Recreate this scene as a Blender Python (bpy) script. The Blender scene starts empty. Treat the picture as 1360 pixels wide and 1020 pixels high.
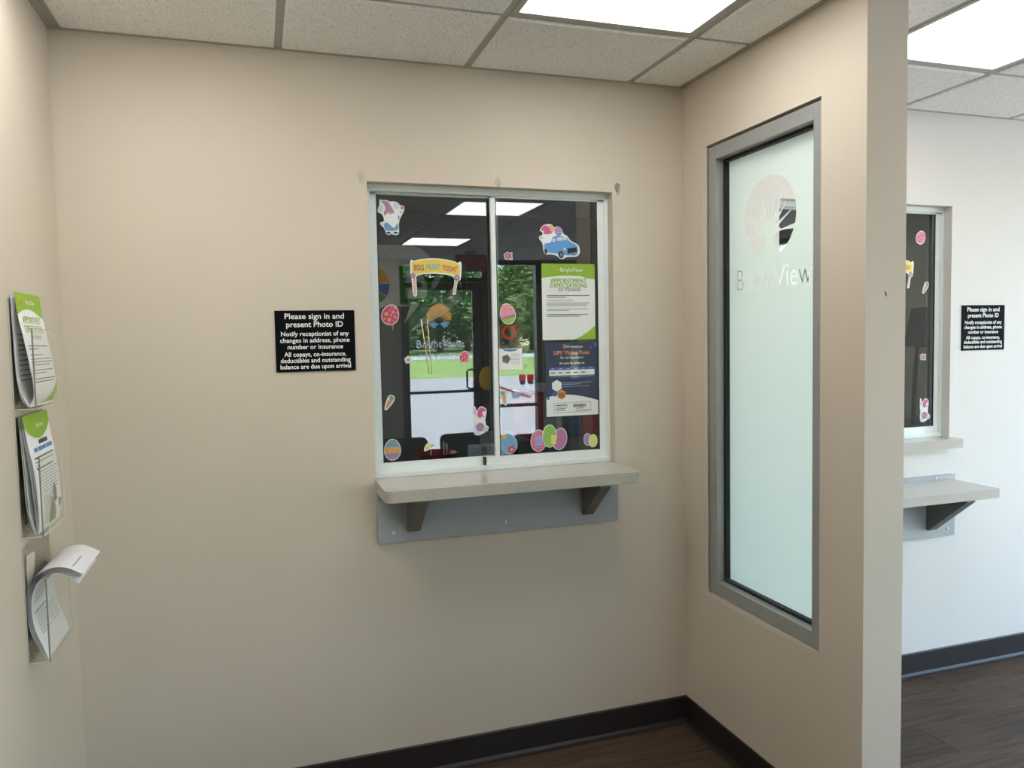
import bpy, bmesh, math, random
from mathutils import Matrix, Vector
random.seed(7)
scene = bpy.context.scene
COL = scene.collection

# ------------------------------------------------------------------ camera, sky, sun, exposure
PI = math.pi
cd = bpy.data.cameras.new('camera'); cam = bpy.data.objects.new('camera', cd); COL.objects.link(cam)
cd.sensor_width = 36.0; cd.lens = 36.0 * 1019.2 / 1360.0; cd.clip_start = 0.02; cd.clip_end = 600
YAW, PITCH, ROLL = -0.3186, -0.0589, 0.0195
Rm = Matrix.Rotation(YAW, 3, 'Z') @ Matrix.Rotation(PITCH, 3, 'X') @ Matrix.Rotation(ROLL, 3, 'Y')
right, fwd, up = Rm.col[0].copy(), Rm.col[1].copy(), Rm.col[2].copy()
cm = Matrix((right, up, -fwd)).transposed().to_4x4(); cm.translation = (-1.5344, -2.5617, 1.5021)
cam.matrix_world = cm; scene.camera = cam

world = bpy.data.worlds.new('sky_world'); scene.world = world; world.use_nodes = True
wn = world.node_tree.nodes; wl = world.node_tree.links
bg = wn['Background']; sky = wn.new('ShaderNodeTexSky'); sky.sky_type = 'NISHITA'
sky.sun_disc = False; sky.sun_elevation = math.radians(52); sky.sun_rotation = math.radians(25)
sky.air_density = 1.3; sky.dust_density = 1.0; sky.ozone_density = 1.0
wl.new(sky.outputs[0], bg.inputs[0]); bg.inputs[1].default_value = 1.5

sd = bpy.data.lights.new('sun', 'SUN'); sd.energy = 38.0; sd.angle = 0.009; sd.color = (1.0, 0.95, 0.86)
sun = bpy.data.objects.new('sun', sd); COL.objects.link(sun)
sun.rotation_euler = (math.radians(-40), 0, math.radians(15))
LIGHT_L = 6.2
vs = scene.view_settings
vs.view_transform = 'Standard'; vs.look = 'None'; vs.gamma = 1.0; vs.use_curve_mapping = False
vs.exposure = 0.52
scene.cycles.max_bounces = 10; scene.cycles.diffuse_bounces = 6; scene.cycles.glossy_bounces = 5
scene.cycles.transparent_max_bounces = 24; scene.cycles.caustics_reflective = False
scene.cycles.caustics_refractive = False; scene.cycles.sample_clamp_indirect = 12.0

# ------------------------------------------------------------------ materials
def lin(c):
    return tuple((v/255/12.92 if v/255 <= .04045 else ((v/255+.055)/1.055)**2.4) for v in c)
MATS = {}
def mat(name, rgb, rough=.5, noise=0.0, nscale=8.0, bump=0.0, bscale=60.0, spec=.5, metal=0.0, vary=0.0):
    if name in MATS: return MATS[name]
    m = bpy.data.materials.new(name); m.use_nodes = True; MATS[name] = m
    N, L = m.node_tree.nodes, m.node_tree.links
    b = N['Principled BSDF']; c = lin(rgb)
    b.inputs['Roughness'].default_value = rough; b.inputs['Metallic'].default_value = metal
    b.inputs['Specular IOR Level'].default_value = spec
    m.diffuse_color = (*c, 1)
    tc = N.new('ShaderNodeTexCoord')
    nz = N.new('ShaderNodeTexNoise'); nz.inputs['Scale'].default_value = nscale; nz.inputs['Detail'].default_value = 4
    L.new(tc.outputs['Object'], nz.inputs['Vector'])
    rp = N.new('ShaderNodeValToRGB')
    a = max(noise, .015)
    rp.color_ramp.elements[0].position = .3; rp.color_ramp.elements[1].position = .7
    rp.color_ramp.elements[0].color = (*[v*(1-a) for v in c], 1); rp.color_ramp.elements[1].color = (*[min(1, v*(1+a)) for v in c], 1)
    L.new(nz.outputs['Fac'], rp.inputs[0])
    out = rp.outputs[0]
    if vary:
        oi = N.new('ShaderNodeObjectInfo'); hs = N.new('ShaderNodeHueSaturation'); mr = N.new('ShaderNodeMapRange')
        mr.inputs['To Min'].default_value = 1-vary; mr.inputs['To Max'].default_value = 1+vary
        L.new(oi.outputs['Random'], mr.inputs['Value']); L.new(mr.outputs[0], hs.inputs['Value']); L.new(out, hs.inputs['Color']); out = hs.outputs[0]
    L.new(out, b.inputs['Base Color'])
    if bump:
        bn = N.new('ShaderNodeTexNoise'); bn.inputs['Scale'].default_value = bscale; bn.inputs['Detail'].default_value = 3
        L.new(tc.outputs['Object'], bn.inputs['Vector'])
        bp = N.new('ShaderNodeBump'); bp.inputs['Strength'].default_value = bump; bp.inputs['Distance'].default_value = .002
        L.new(bn.outputs['Fac'], bp.inputs['Height']); L.new(bp.outputs[0], b.inputs['Normal'])
    return m
def clear(name, tint, ior, rough=0.0, refl=(1, 1, 1), haze=0.0):
    """thin clear sheet: passes light straight on, mirrors by Fresnel on its front faces"""
    m = bpy.data.materials.new(name); m.use_nodes = True; MATS[name] = m
    N, L = m.node_tree.nodes, m.node_tree.links
    N.remove(N['Principled BSDF']); out = N['Material Output']
    tr = N.new('ShaderNodeBsdfTransparent'); gl = N.new('ShaderNodeBsdfGlossy'); gl.inputs['Roughness'].default_value = rough
    gl.inputs['Color'].default_value = (*refl, 1)
    fr = N.new('ShaderNodeFresnel'); fr.inputs['IOR'].default_value = ior
    ge = N.new('ShaderNodeNewGeometry'); inv = N.new('ShaderNodeMath'); inv.operation = 'SUBTRACT'; inv.inputs[0].default_value = 1
    mu = N.new('ShaderNodeMath'); mu.operation = 'MULTIPLY'; mx = N.new('ShaderNodeMixShader')
    cx = N.new('ShaderNodeMix'); cx.data_type = 'RGBA'; cx.inputs['A'].default_value = (*tint, 1); cx.inputs['B'].default_value = (1, 1, 1, 1)
    L.new(ge.outputs['Backfacing'], inv.inputs[1]); L.new(ge.outputs['Backfacing'], cx.inputs['Factor'])
    L.new(cx.outputs['Result'], tr.inputs['Color'])
    L.new(fr.outputs[0], mu.inputs[0]); L.new(inv.outputs[0], mu.inputs[1]); L.new(mu.outputs[0], mx.inputs[0])
    L.new(tr.outputs[0], mx.inputs[1]); L.new(gl.outputs[0], mx.inputs[2])
    res = mx.outputs[0]
    if haze:
        df = N.new('ShaderNodeBsdfDiffuse'); df.inputs['Color'].default_value = (.75, .75, .72, 1)
        m2 = N.new('ShaderNodeMixShader'); m2.inputs[0].default_value = haze
        L.new(res, m2.inputs[1]); L.new(df.outputs[0], m2.inputs[2]); res = m2.outputs[0]
    L.new(res, out.inputs['Surface'])
    m.diffuse_color = (.6, .7, .75, .3)
    return m
def emis(name, col, s):
    m = bpy.data.materials.new(name); m.use_nodes = True; MATS[name] = m
    N, L = m.node_tree.nodes, m.node_tree.links; N.remove(N['Principled BSDF'])
    e = N.new('ShaderNodeEmission'); e.inputs[0].default_value = (*col, 1); e.inputs[1].default_value = s
    L.new(e.outputs[0], N['Material Output'].inputs['Surface']); return m

BEIGE = mat('beige_wall_paint', (205, 194, 179), .6, .02, 2.5, .12, 90, .35)
WHITE = mat('white_wall_paint', (216, 212, 208), .6, .015, 2.5, .12, 90, .35)
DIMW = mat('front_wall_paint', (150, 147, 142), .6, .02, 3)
TBAR = mat('ceiling_grid_metal', (168, 168, 160), .45, .02)
ALU = mat('silver_window_aluminium', (226, 232, 232), .35, .02, 20, spec=.5)
ALUG = mat('grey_frame_aluminium', (158, 160, 158), .38, .03, 30, spec=.5, metal=.25)
GASK = mat('black_gasket', (14, 18, 20), .5)
LAMI = mat('warm_grey_laminate', (184, 178, 170), .15, .012, 60, spec=.5)
LAME = mat('warm_grey_edge', (176, 170, 161), .3, .03, 40)
BOARD = mat('blue_grey_board', (162, 166, 170), .5, .02, 10)
STEEL = mat('screw_steel', (222, 222, 220), .35, metal=.3)
BASEM = mat('espresso_rubber_base', (36, 30, 30), .45, .05, 12)
PLANK = mat('walnut_vinyl_plank', (92, 80, 69), .58, .3, 5, vary=.25, spec=.3)
SUBF = mat('dark_subfloor', (40, 34, 30), .8, .1)
BLACKP = mat('black_sign_plastic', (13, 16, 21), .7, .05, spec=.06)
LETTER = mat('white_lettering', (238, 238, 236), .5)
PAPER = mat('white_paper', (236, 237, 238), .6, .015)
PAPERB = mat('office_paper', (222, 222, 226), .6, .015)
GREEN = mat('lime_green_ink', (142, 182, 42), .5, .02)
INK = mat('grey_ink', (110, 112, 116), .6)
INKD = mat('dark_ink', (52, 54, 60), .6)
NAVY = mat('navy_ink', (46, 54, 84), .45, .02)
CLEARA = clear('clear_acrylic', (.97, .98, .97), 1.35, .02)
EDGEA = mat('acrylic_edge', (205, 200, 190), .25)
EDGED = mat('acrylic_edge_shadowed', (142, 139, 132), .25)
GLASS = clear('reception_glass', (.52, .56, .57), 2.05, 0, (.95, 1, 1))
GLASSC = clear('storefront_glass', (.90, .93, .92), 1.45)
DARKF = mat('dark_bronze_frame', (44, 46, 50), .45, .03)
CHAIRG = mat('charcoal_chair_plastic', (50, 54, 60), .55, .04)
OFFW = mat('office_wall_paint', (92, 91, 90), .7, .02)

# wood grain along X for the planks
def plank_grain(m):
    N, L = m.node_tree.nodes, m.node_tree.links
    nz = [n for n in N if n.type == 'TEX_NOISE'][0]; tc = [n for n in N if n.type == 'TEX_COORD'][0]
    oi = N.new('ShaderNodeObjectInfo'); mp = N.new('ShaderNodeMapping'); mp.inputs['Scale'].default_value = (.6, 9, 9)
    L.new(tc.outputs['Object'], mp.inputs['Vector']); L.new(oi.outputs['Location'], mp.inputs['Location']); L.new(mp.outputs[0], nz.inputs['Vector'])
    nz.inputs['Detail'].default_value = 8; nz.inputs['Roughness'].default_value = .65
    rp = [n for n in N if n.type == 'VALTORGB'][0]
    rp.color_ramp.elements[0].color = (*lin((46, 38, 32)), 1); rp.color_ramp.elements[1].color = (*lin((92, 74, 57)), 1)
plank_grain(PLANK)

def tile_mat():
    m = bpy.data.materials.new('mineral_fibre_tile'); m.use_nodes = True
    N, L = m.node_tree.nodes, m.node_tree.links; b = N['Principled BSDF']; b.inputs['Roughness'].default_value = .9
    b.inputs['Specular IOR Level'].default_value = .1
    tc = N.new('ShaderNodeTexCoord'); oi = N.new('ShaderNodeObjectInfo'); ad = N.new('ShaderNodeVectorMath')
    L.new(tc.outputs['Object'], ad.inputs[0]); L.new(oi.outputs['Location'], ad.inputs[1])
    v = N.new('ShaderNodeTexVoronoi'); v.inputs['Scale'].default_value = 115; L.new(ad.outputs[0], v.inputs['Vector'])
    n2 = N.new('ShaderNodeTexNoise'); n2.inputs['Scale'].default_value = 45; L.new(ad.outputs[0], n2.inputs['Vector'])
    lt = N.new('ShaderNodeMath'); lt.operation = 'LESS_THAN'; lt.inputs[1].default_value = .17
    gt = N.new('ShaderNodeMath'); gt.operation = 'GREATER_THAN'; gt.inputs[1].default_value = .47
    mu = N.new('ShaderNodeMath'); mu.operation = 'MULTIPLY'
    L.new(v.outputs['Distance'], lt.inputs[0]); L.new(n2.outputs['Fac'], gt.inputs[0]); L.new(lt.outputs[0], mu.inputs[0]); L.new(gt.outputs[0], mu.inputs[1])
    n3 = N.new('ShaderNodeTexNoise'); n3.inputs['Scale'].default_value = 160; n3.inputs['Detail'].default_value = 3; L.new(ad.outputs[0], n3.inputs['Vector'])
    rp = N.new('ShaderNodeValToRGB'); rp.color_ramp.elements[0].position = .3; rp.color_ramp.elements[1].position = .7
    rp.color_ramp.elements[0].color = (*lin((226, 224, 219)), 1); rp.color_ramp.elements[1].color = (*lin((244, 243, 239)), 1)
    L.new(n3.outputs['Fac'], rp.inputs[0])
    mx = N.new('ShaderNodeMix'); mx.data_type = 'RGBA'; mx.inputs['B'].default_value = (*lin((118, 110, 98)), 1)
    L.new(mu.outputs[0], mx.inputs['Factor']); L.new(rp.outputs[0], mx.inputs['A']); L.new(mx.outputs['Result'], b.inputs['Base Color'])
    bp = N.new('ShaderNodeBump'); bp.inputs['Strength'].default_value = .35; bp.inputs['Distance'].default_value = .003
    L.new(n3.outputs['Fac'], bp.inputs['Height']); L.new(bp.outputs[0], b.inputs['Normal'])
    return m
TILE = tile_mat()

def film_mat():
    m = bpy.data.materials.new('frosted_white_film'); m.use_nodes = True
    N, L = m.node_tree.nodes, m.node_tree.links; N.remove(N['Principled BSDF'])
    t = N.new('ShaderNodeBsdfTranslucent'); t.inputs[0].default_value = (.60, .67, .615, 1)
    d = N.new('ShaderNodeBsdfDiffuse'); d.inputs[0].default_value = (.72, .77, .73, 1)
    nz = N.new('ShaderNodeTexNoise'); nz.inputs['Scale'].default_value = 4
    mr = N.new('ShaderNodeMapRange'); mr.inputs['To Min'].default_value = .26; mr.inputs['To Max'].default_value = .30
    L.new(nz.outputs['Fac'], mr.inputs['Value'])
    mx = N.new('ShaderNodeMixShader'); L.new(mr.outputs[0], mx.inputs[0])
    L.new(t.outputs[0], mx.inputs[1]); L.new(d.outputs[0], mx.inputs[2]); L.new(mx.outputs[0], N['Material Output'].inputs['Surface'])
    return m
FILM = film_mat()
LENSO = emis('added_office_light_lens', (1.0, .985, .945), 16.0)  # lens of the lamp added in the office
LENS = emis('light_lens', (1.0, .985, .945), LIGHT_L)

# ------------------------------------------------------------------ mesh helpers
class MB:
    """collects shapes (world coordinates, or local ones) and builds them as ONE mesh object"""
    def __init__(s): s.v = []; s.f = []; s.mi = []; s.smooth = []
    def add(s, vs, fs, mi=0, sm=False):
        o = len(s.v); s.v += [tuple(p) for p in vs]; s.f += [tuple(i+o for i in f) for f in fs]
        s.mi += [mi]*len(fs); s.smooth += [sm]*len(fs); return s
    def box(s, x0, x1, y0, y1, z0, z1, mi=0):
        return s.add([(x0,y0,z0),(x1,y0,z0),(x1,y1,z0),(x0,y1,z0),(x0,y0,z1),(x1,y0,z1),(x1,y1,z1),(x0,y1,z1)],
                     [(0,3,2,1),(4,5,6,7),(0,1,5,4),(1,2,6,5),(2,3,7,6),(3,0,4,7)], mi)
    def bbox(s, x0, x1, y0, y1, z0, z1, b=.003, mi=0):
        """box with chamfered edges"""
        bm = bmesh.new(); bmesh.ops.create_cube(bm, size=1)
        for v in bm.verts: v.co = ((x0+x1)/2+v.co.x*(x1-x0), (y0+y1)/2+v.co.y*(y1-y0), (z0+z1)/2+v.co.z*(z1-z0))
        bmesh.ops.bevel(bm, geom=bm.edges[:], offset=b, segments=2, profile=.6, affect='EDGES')
        return s.bm(bm, mi)
    def bm(s, bm, mi=0, sm=False):
        bm.verts.ensure_lookup_table(); bm.verts.index_update()
        s.add([v.co[:] for v in bm.verts], [[v.index for v in f.verts] for f in bm.faces], mi, sm); bm.free(); return s
    def prism(s, pts, d0, d1, ax='y', mi=0):
        """2-D polygon (counter-clockwise) swept along one axis between d0 and d1"""
        def P(a, b, d): return (a, d, b) if ax == 'y' else ((d, a, b) if ax == 'x' else (a, b, d))
        n = len(pts); vs = [P(a, b, d0) for a, b in pts]+[P(a, b, d1) for a, b in pts]
        fs = [tuple(range(n)), tuple(range(2*n-1, n-1, -1))]+[(i, n+i, n+(i+1) % n, (i+1) % n) for i in range(n)]
        return s.add(vs, fs, mi)
    def tube(s, pts, r, n=8, mi=0):
        pts = [Vector(p) for p in pts]; vs = []; fs = []
        t0 = (pts[1]-pts[0]).normalized(); u = t0.orthogonal().normalized()
        for i, p in enumerate(pts):
            t = (pts[min(i+1, len(pts)-1)]-pts[max(i-1, 0)]).normalized()
            u = (u-t*u.dot(t)).normalized(); w = t.cross(u); rr = r[i] if isinstance(r, (list, tuple)) else r
            vs += [p+(u*math.cos(2*PI*k/n)+w*math.sin(2*PI*k/n))*rr for k in range(n)]
        for i in range(len(pts)-1):
            for k in range(n): fs.append((i*n+k, i*n+(k+1) % n, (i+1)*n+(k+1) % n, (i+1)*n+k))
        fs.append(tuple(range(n-1, -1, -1))); fs.append(tuple((len(pts)-1)*n+k for k in range(n)))
        return s.add(vs, fs, mi, True)
    def ball(s, c, r, mi=0, n=12):
        bm = bmesh.new(); bmesh.ops.create_uvsphere(bm, u_segments=n, v_segments=max(6, n//2+2), radius=1)
        r = r if isinstance(r, (list, tuple)) else (r, r, r)
        for v in bm.verts: v.co = (c[0]+v.co.x*r[0], c[1]+v.co.y*r[1], c[2]+v.co.z*r[2])
        return s.bm(bm, mi, True)
    def lathe(s, prof, c, n=20, mi=0):
        vs = []; fs = []
        for r, z in prof: vs += [(c[0]+r*math.cos(2*PI*k/n), c[1]+r*math.sin(2*PI*k/n), c[2]+z) for k in range(n)]
        for i in range(len(prof)-1):
            for k in range(n): fs.append((i*n+k, i*n+(k+1) % n, (i+1)*n+(k+1) % n, (i+1)*n+k))
        return s.add(vs, fs, mi, True)
    def build(s, name, mats, parent=None, bevel=0.0, origin=None):
        me = bpy.data.meshes.new(name)
        wo = Vector((0, 0, 0))
        if origin is not None: wo = Vector(origin)
        elif parent is None and s.v:
            lo = [min(p[i] for p in s.v) for i in range(3)]; hi = [max(p[i] for p in s.v) for i in range(3)]
            wo = Vector(((lo[0]+hi[0])/2, (lo[1]+hi[1])/2, lo[2]))
        pw = parent_world(parent) if parent else Vector((0, 0, 0))
        off = wo if parent is None else pw
        me.from_pydata([(p[0]-off.x, p[1]-off.y, p[2]-off.z) for p in s.v], [], s.f)
        ms = mats if isinstance(mats, (list, tuple)) else [mats]
        for m in ms: me.materials.append(m)
        me.polygons.foreach_set('material_index', s.mi); me.polygons.foreach_set('use_smooth', s.smooth)
        bmn = bmesh.new(); bmn.from_mesh(me); bmesh.ops.recalc_face_normals(bmn, faces=bmn.faces[:]); bmn.to_mesh(me); bmn.free()
        me.update()
        o = bpy.data.objects.new(name, me); COL.objects.link(o)
        if parent: o.parent = parent
        else: o.location = wo
        if bevel:
            b = o.modifiers.new('bevel', 'BEVEL'); b.width = bevel; b.segments = 2; b.limit_method = 'ANGLE'
        return o
def parent_world(p):
    v = Vector(p.location)
    while p.parent: p = p.parent; v += Vector(p.location)
    return v
def tag(o, label, cat, group=None):
    o['label'] = label; o['category'] = cat
    if group: o['group'] = group
    return o
def thing(name, label, cat, loc, group=None):
    o = bpy.data.objects.new(name, None); COL.objects.link(o); o.location = loc; o.empty_display_size = .05
    return tag(o, label, cat, group)
def struct(name, mb, m, **k):
    o = mb.build(name, m, **k); o['kind'] = 'structure'; return o
def sroot(name, loc=(0, 0, 0)):
    o = bpy.data.objects.new(name, None); COL.objects.link(o); o.location = loc; o['kind'] = 'structure'; return o
def copy_tree(o, parent=None):
    c = o.copy(); COL.objects.link(c)
    if parent is not None: c.parent = parent
    for ch in list(o.children): copy_tree(ch, c)
    return c
TEXTS = []
def text(s, size, loc, rot, m, parent, name='lettering', align='CENTER', bold=0.0, warp=None, ext=.0002, sx=1.0, shear=0.0, line=1.0, fit=0.0):
    cu = bpy.data.curves.new('lettering_curve', 'FONT'); cu.body = s; cu.size = size; cu.align_x = align; cu.align_y = 'CENTER'
    cu.offset = bold*size; cu.extrude = ext; cu.resolution_u = 3; cu.shear = shear; cu.space_line = line
    o = bpy.data.objects.new('lettering_curve', cu); COL.objects.link(o)
    TEXTS.append((o, name, Vector(loc), rot, m, parent, warp, sx, fit))
RB = (PI/2, 0, 0); RL = (PI/2, 0, PI/2); RP = (PI/2, 0, -PI/2); RI = (PI/2, 0, PI)
def flush_text():
    dg = bpy.context.evaluated_depsgraph_get(); dg.update()
    for o, name, loc, rot, m, parent, warp, sx, fit in TEXTS:
        me = bpy.data.meshes.new_from_object(o.evaluated_get(dg)); me.name = name
        if fit: sx = fit/(max(v.co.x for v in me.vertices)-min(v.co.x for v in me.vertices))
        from mathutils import Euler
        pw = parent_world(parent) if parent else Vector((0, 0, 0))
        if warp is None:
            M = Matrix.Translation(loc-pw) @ Euler(rot).to_matrix().to_4x4() @ Matrix.Diagonal((sx, 1, 1, 1)); me.transform(M)
        else:
            for v in me.vertices: v.co = Vector(warp(loc.x+v.co.x*sx, loc.y+v.co.y, v.co.z))-pw
        me.materials.clear(); me.materials.append(m); me.update()
        c = bpy.data.objects.new(name, me); COL.objects.link(c)
        if parent: c.parent = parent
    for t in TEXTS: bpy.data.curves.remove(t[0].data)

H, W = 2.415, 2.076
BK, FR, RX = 0.12, -5.86, 3.0            # back wall thickness, front wall's inner face, right wall's inner face
# ------------------------------------------------------------------ room shell
def wall_y(name, x0, x1, y0, y1, z0, z1, holes, m):
    """wall standing across Y (runs along X) with rectangular openings (xa, xb, za, zb)"""
    mb = MB(); xs = sorted({x0, x1, *[h[0] for h in holes], *[h[1] for h in holes]})
    for a, b in zip(xs, xs[1:]):
        cuts = sorted([(h[2], h[3]) for h in holes if h[0] < b-1e-6 and h[1] > a+1e-6]); z = z0
        for c, d in cuts:
            if c > z+1e-6: mb.box(a, b, y0, y1, z, c)
            z = max(z, d)
        if z < z1-1e-6: mb.box(a, b, y0, y1, z, z1)
    return struct(name, mb, m)
W1 = (-1.176, -.292, 1.0, 2.026); W2 = (.43, 1.312, 1.0, 2.032)
wall_y('wall_back', -W-.12, .067, 0, BK, -.02, H+.06, [W1], BEIGE)
wall_y('wall_back_right', .067, RX+.12, 0, BK, -.02, H+.06, [W2], WHITE)
struct('wall_left', MB().box(-W-.12, -W, FR-.14, 0, -.02, H+.06), BEIGE)
ADDED_SIDE = (-1.62, -.30, .12, 2.36)  # opening of an added side window, there for its daylight
mb = MB(); mb.box(RX, RX+.12, FR-.14, -3.75, -.02, H+.06); mb.box(RX, RX+.12, -2.15, ADDED_SIDE[0], -.02, H+.06); mb.box(RX, RX+.12, ADDED_SIDE[1], 0, -.02, H+.06)
mb.box(RX, RX+.12, -3.75, -2.15, -.02, ADDED_SIDE[2]); mb.box(RX, RX+.12, -3.75, -2.15, ADDED_SIDE[3], H+.06)  # opening of the other added side window
mb.box(RX, RX+.12, ADDED_SIDE[0], ADDED_SIDE[1], -.02, ADDED_SIDE[2]); mb.box(RX, RX+.12, ADDED_SIDE[0], ADDED_SIDE[1], ADDED_SIDE[3], H+.06); struct('wall_right', mb, WHITE)
# partition with its window opening
PL, PT = .916, .134
oy0, oy1, oz0, oz1 = -.744, -.139, .5495, 2.169
mb = MB(); mb.box(0, PT, -PL, oy0, -.02, H+.06); mb.box(0, PT, oy1, 0, -.02, H+.06)
mb.box(0, PT, oy0, oy1, -.02, oz0); mb.box(0, PT, oy0, oy1, oz1, H+.06)
struct('wall_partition', mb, BEIGE)
DOOR = (.0, 1.66, -.02, 2.40); ADDED_SHOP = (1.98, 2.92, .95, 2.36)  # the second opening is an added window, there for daylight
wall_y('wall_front', -W-.12, RX+.12, FR-.14, FR, -.02, H+.06, [DOOR, ADDED_SHOP], DIMW)
# floor: base and vinyl planks
fl = struct('floor', MB().box(-W-.12, RX+.12, FR-.14, BK, -.09, -.0035), SUBF, origin=(0, 0, 0))
pw_, pl_ = .178, 1.22
pm = {}
row = 0; y = 0.0
while y > FR:
    y0 = max(y-pw_, FR); x = -W-random.uniform(0, pl_)
    while x < RX:
        a, b = max(x, -W), min(x+pl_, RX)
        if b-a > .02:
            k = (round(b-a, 3), round(y-y0, 3))
            if k not in pm:
                w2, h2 = (b-a)/2-.0006, (y-y0)/2-.0006
                me = bpy.data.meshes.new('plank'); q = .0012
                me.from_pydata([(-w2,-h2,-.0035),(w2,-h2,-.0035),(w2,h2,-.0035),(-w2,h2,-.0035),(-w2,-h2,-q),(w2,-h2,-q),(w2,h2,-q),(-w2,h2,-q),
                                (-w2+q,-h2+q,0),(w2-q,-h2+q,0),(w2-q,h2-q,0),(-w2+q,h2-q,0)], [],
                               [(0,3,2,1),(0,1,5,4),(1,2,6,5),(2,3,7,6),(3,0,4,7),(4,5,9,8),(5,6,10,9),(6,7,11,10),(7,4,8,11),(8,9,10,11)])
                me.materials.append(PLANK); pm[k] = me
            o = bpy.data.objects.new('plank', pm[k]); o.location = ((a+b)/2, (y+y0)/2, 0); o.parent = fl; COL.objects.link(o)
        x += pl_
    y = y0 if y0 > FR else FR; row += 1
    if y <= FR+1e-6: break
# ceiling: slab, T-bar grid, tiles
ce = struct('ceiling', MB().box(-W-.12, RX+.12, FR-.14, 3.4, H+.05, H+.2), TBAR, origin=(0, 0, 0))
G = .6096; GX0, GY0 = -.2214, -.4375
gx = [GX0+G*i for i in range(-3, 6)]; gy = [GY0-G*j for j in range(0, 9)]
bw = .012
BZ = H+.007                                # underside of the bars; the tegular tiles hang a little lower
for x in gx:
    if x-bw < -W or x+bw > RX: 
        x0, x1 = max(x-bw, -W), min(x+bw, RX)
    else: x0, x1 = x-bw, x+bw
    MB().box(x0, x1, FR, 0, BZ, BZ+.03).build('main_tee', TBAR, ce)
xs = [-W]+gx+[RX]
for y in gy:
    for a, b in zip(xs, xs[1:]):
        if b-a > .06: MB().box(a+bw, b-bw, y-bw, y+bw, BZ, BZ+.028).build('cross_tee', TBAR, ce)
mb = MB(); A = .022
mb.box(-W, 0, -A, 0, BZ-.003, BZ); mb.box(PT, RX, -A, 0, BZ-.003, BZ); mb.box(-W, -W+A, FR, -A, BZ-.003, BZ)
mb.box(-A, 0, -PL, -A, BZ-.003, BZ); mb.box(PT, PT+A, -PL, -A, BZ-.003, BZ); mb.box(-A, PT+A, -PL-A, -PL, BZ-.003, BZ)
mb.build('wall_angle', TBAR, ce)
LIGHTS = [(1, 0), (3, 0), (5, 0), (4, 3), (4, 6), (7, 3)]    # grid cells (column, row) holding a fixture
cells = {}
ys = [0]+gy+[FR]
lightcells = {}
tmesh = {}
for i, (a, b) in enumerate(zip(xs, xs[1:])):
    for j, (y1, y0) in enumerate(zip(ys, ys[1:])):
        if (i, j-1) in LIGHTS:
            lightcells[(i, j-1)] = (a, b, y0, y1); continue
        a2, b2 = a+(bw if a > -W else A), b-(bw if b < RX else A); c2, d2 = y0+(bw if y0 > FR else A), y1-(bw if y1 < 0 else A)
        # the partition cuts the cells it crosses: leave its plan clear by trimming the tile
        segs = [(a2, b2, c2, d2)]
        if a2 < PT and b2 > 0 and d2 > -PL:
            segs = []
            if a2 < -A-.01: segs.append((a2, -A, max(c2, -PL-A) if c2 > -PL-A else -PL-A, d2))
            if b2 > PT+A+.01: segs.append((PT+A, b2, max(c2, -PL-A), d2))
            if c2 < -PL-A-.02: segs.append((a2, b2, c2, -PL-A))
        for s in segs:
            if s[1]-s[0] < .02 or s[3]-s[2] < .02: continue
            k = (round(s[1]-s[0], 3), round(s[3]-s[2], 3))
            if k not in tmesh:
                w, h = k[0]/2, k[1]/2; r = .006
                me = bpy.data.meshes.new('ceiling_tile')
                me.from_pydata([(-w,-h,.012),(w,-h,.012),(w,h,.012),(-w,h,.012),(-w,-h,.0045),(w,-h,.0045),(w,h,.0045),(-w,h,.0045),
                                (-w+r,-h+r,0),(w-r,-h+r,0),(w-r,h-r,0),(-w+r,h-r,0)], [],
                               [(0,1,2,3),(0,4,5,1),(1,5,6,2),(2,6,7,3),(3,7,4,0),(4,8,9,5),(5,9,10,6),(6,10,11,7),(7,11,8,4),(8,11,10,9)])
                me.materials.append(TILE); tmesh[k] = me
            o = bpy.data.objects.new('ceiling_tile', tmesh[k]); o.location = ((s[0]+s[1])/2, (s[2]+s[3])/2, H); o.parent = ce; COL.objects.link(o)
# baseboards (rubber cove base)
def cove(name, p0, p1, nx, ny):
    prof = [(0, 0), (.021, 0), (.021, .003), (.012, .006), (.006, .016), (.006, .1), (.003, .104), (0, .104)]
    mb = MB(); vs = []
    for p in (p0, p1):
        for d, z in prof: vs.append((p[0]+nx*d, p[1]+ny*d, z))
    n = len(prof); fs = [tuple(range(n)), tuple(range(2*n-1, n-1, -1))]+[(i, (i+1) % n, n+(i+1) % n, n+i) for i in range(n)]
    mb.add(vs, fs); return struct(name, mb, BASEM)
cove('baseboard_back', (-W, 0), (0, 0), 0, -1); cove('baseboard_partition', (0, -PL), (0, 0), -1, 0)
cove('baseboard_back_right', (PT, 0), (RX, 0), 0, -1); cove('baseboard_left', (-W, FR), (-W, 0), 1, 0)
cove('baseboard_partition_end', (0, -PL), (PT, -PL), 0, -1); cove('baseboard_partition_right', (PT, -PL), (PT, 0), 1, 0)

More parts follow.
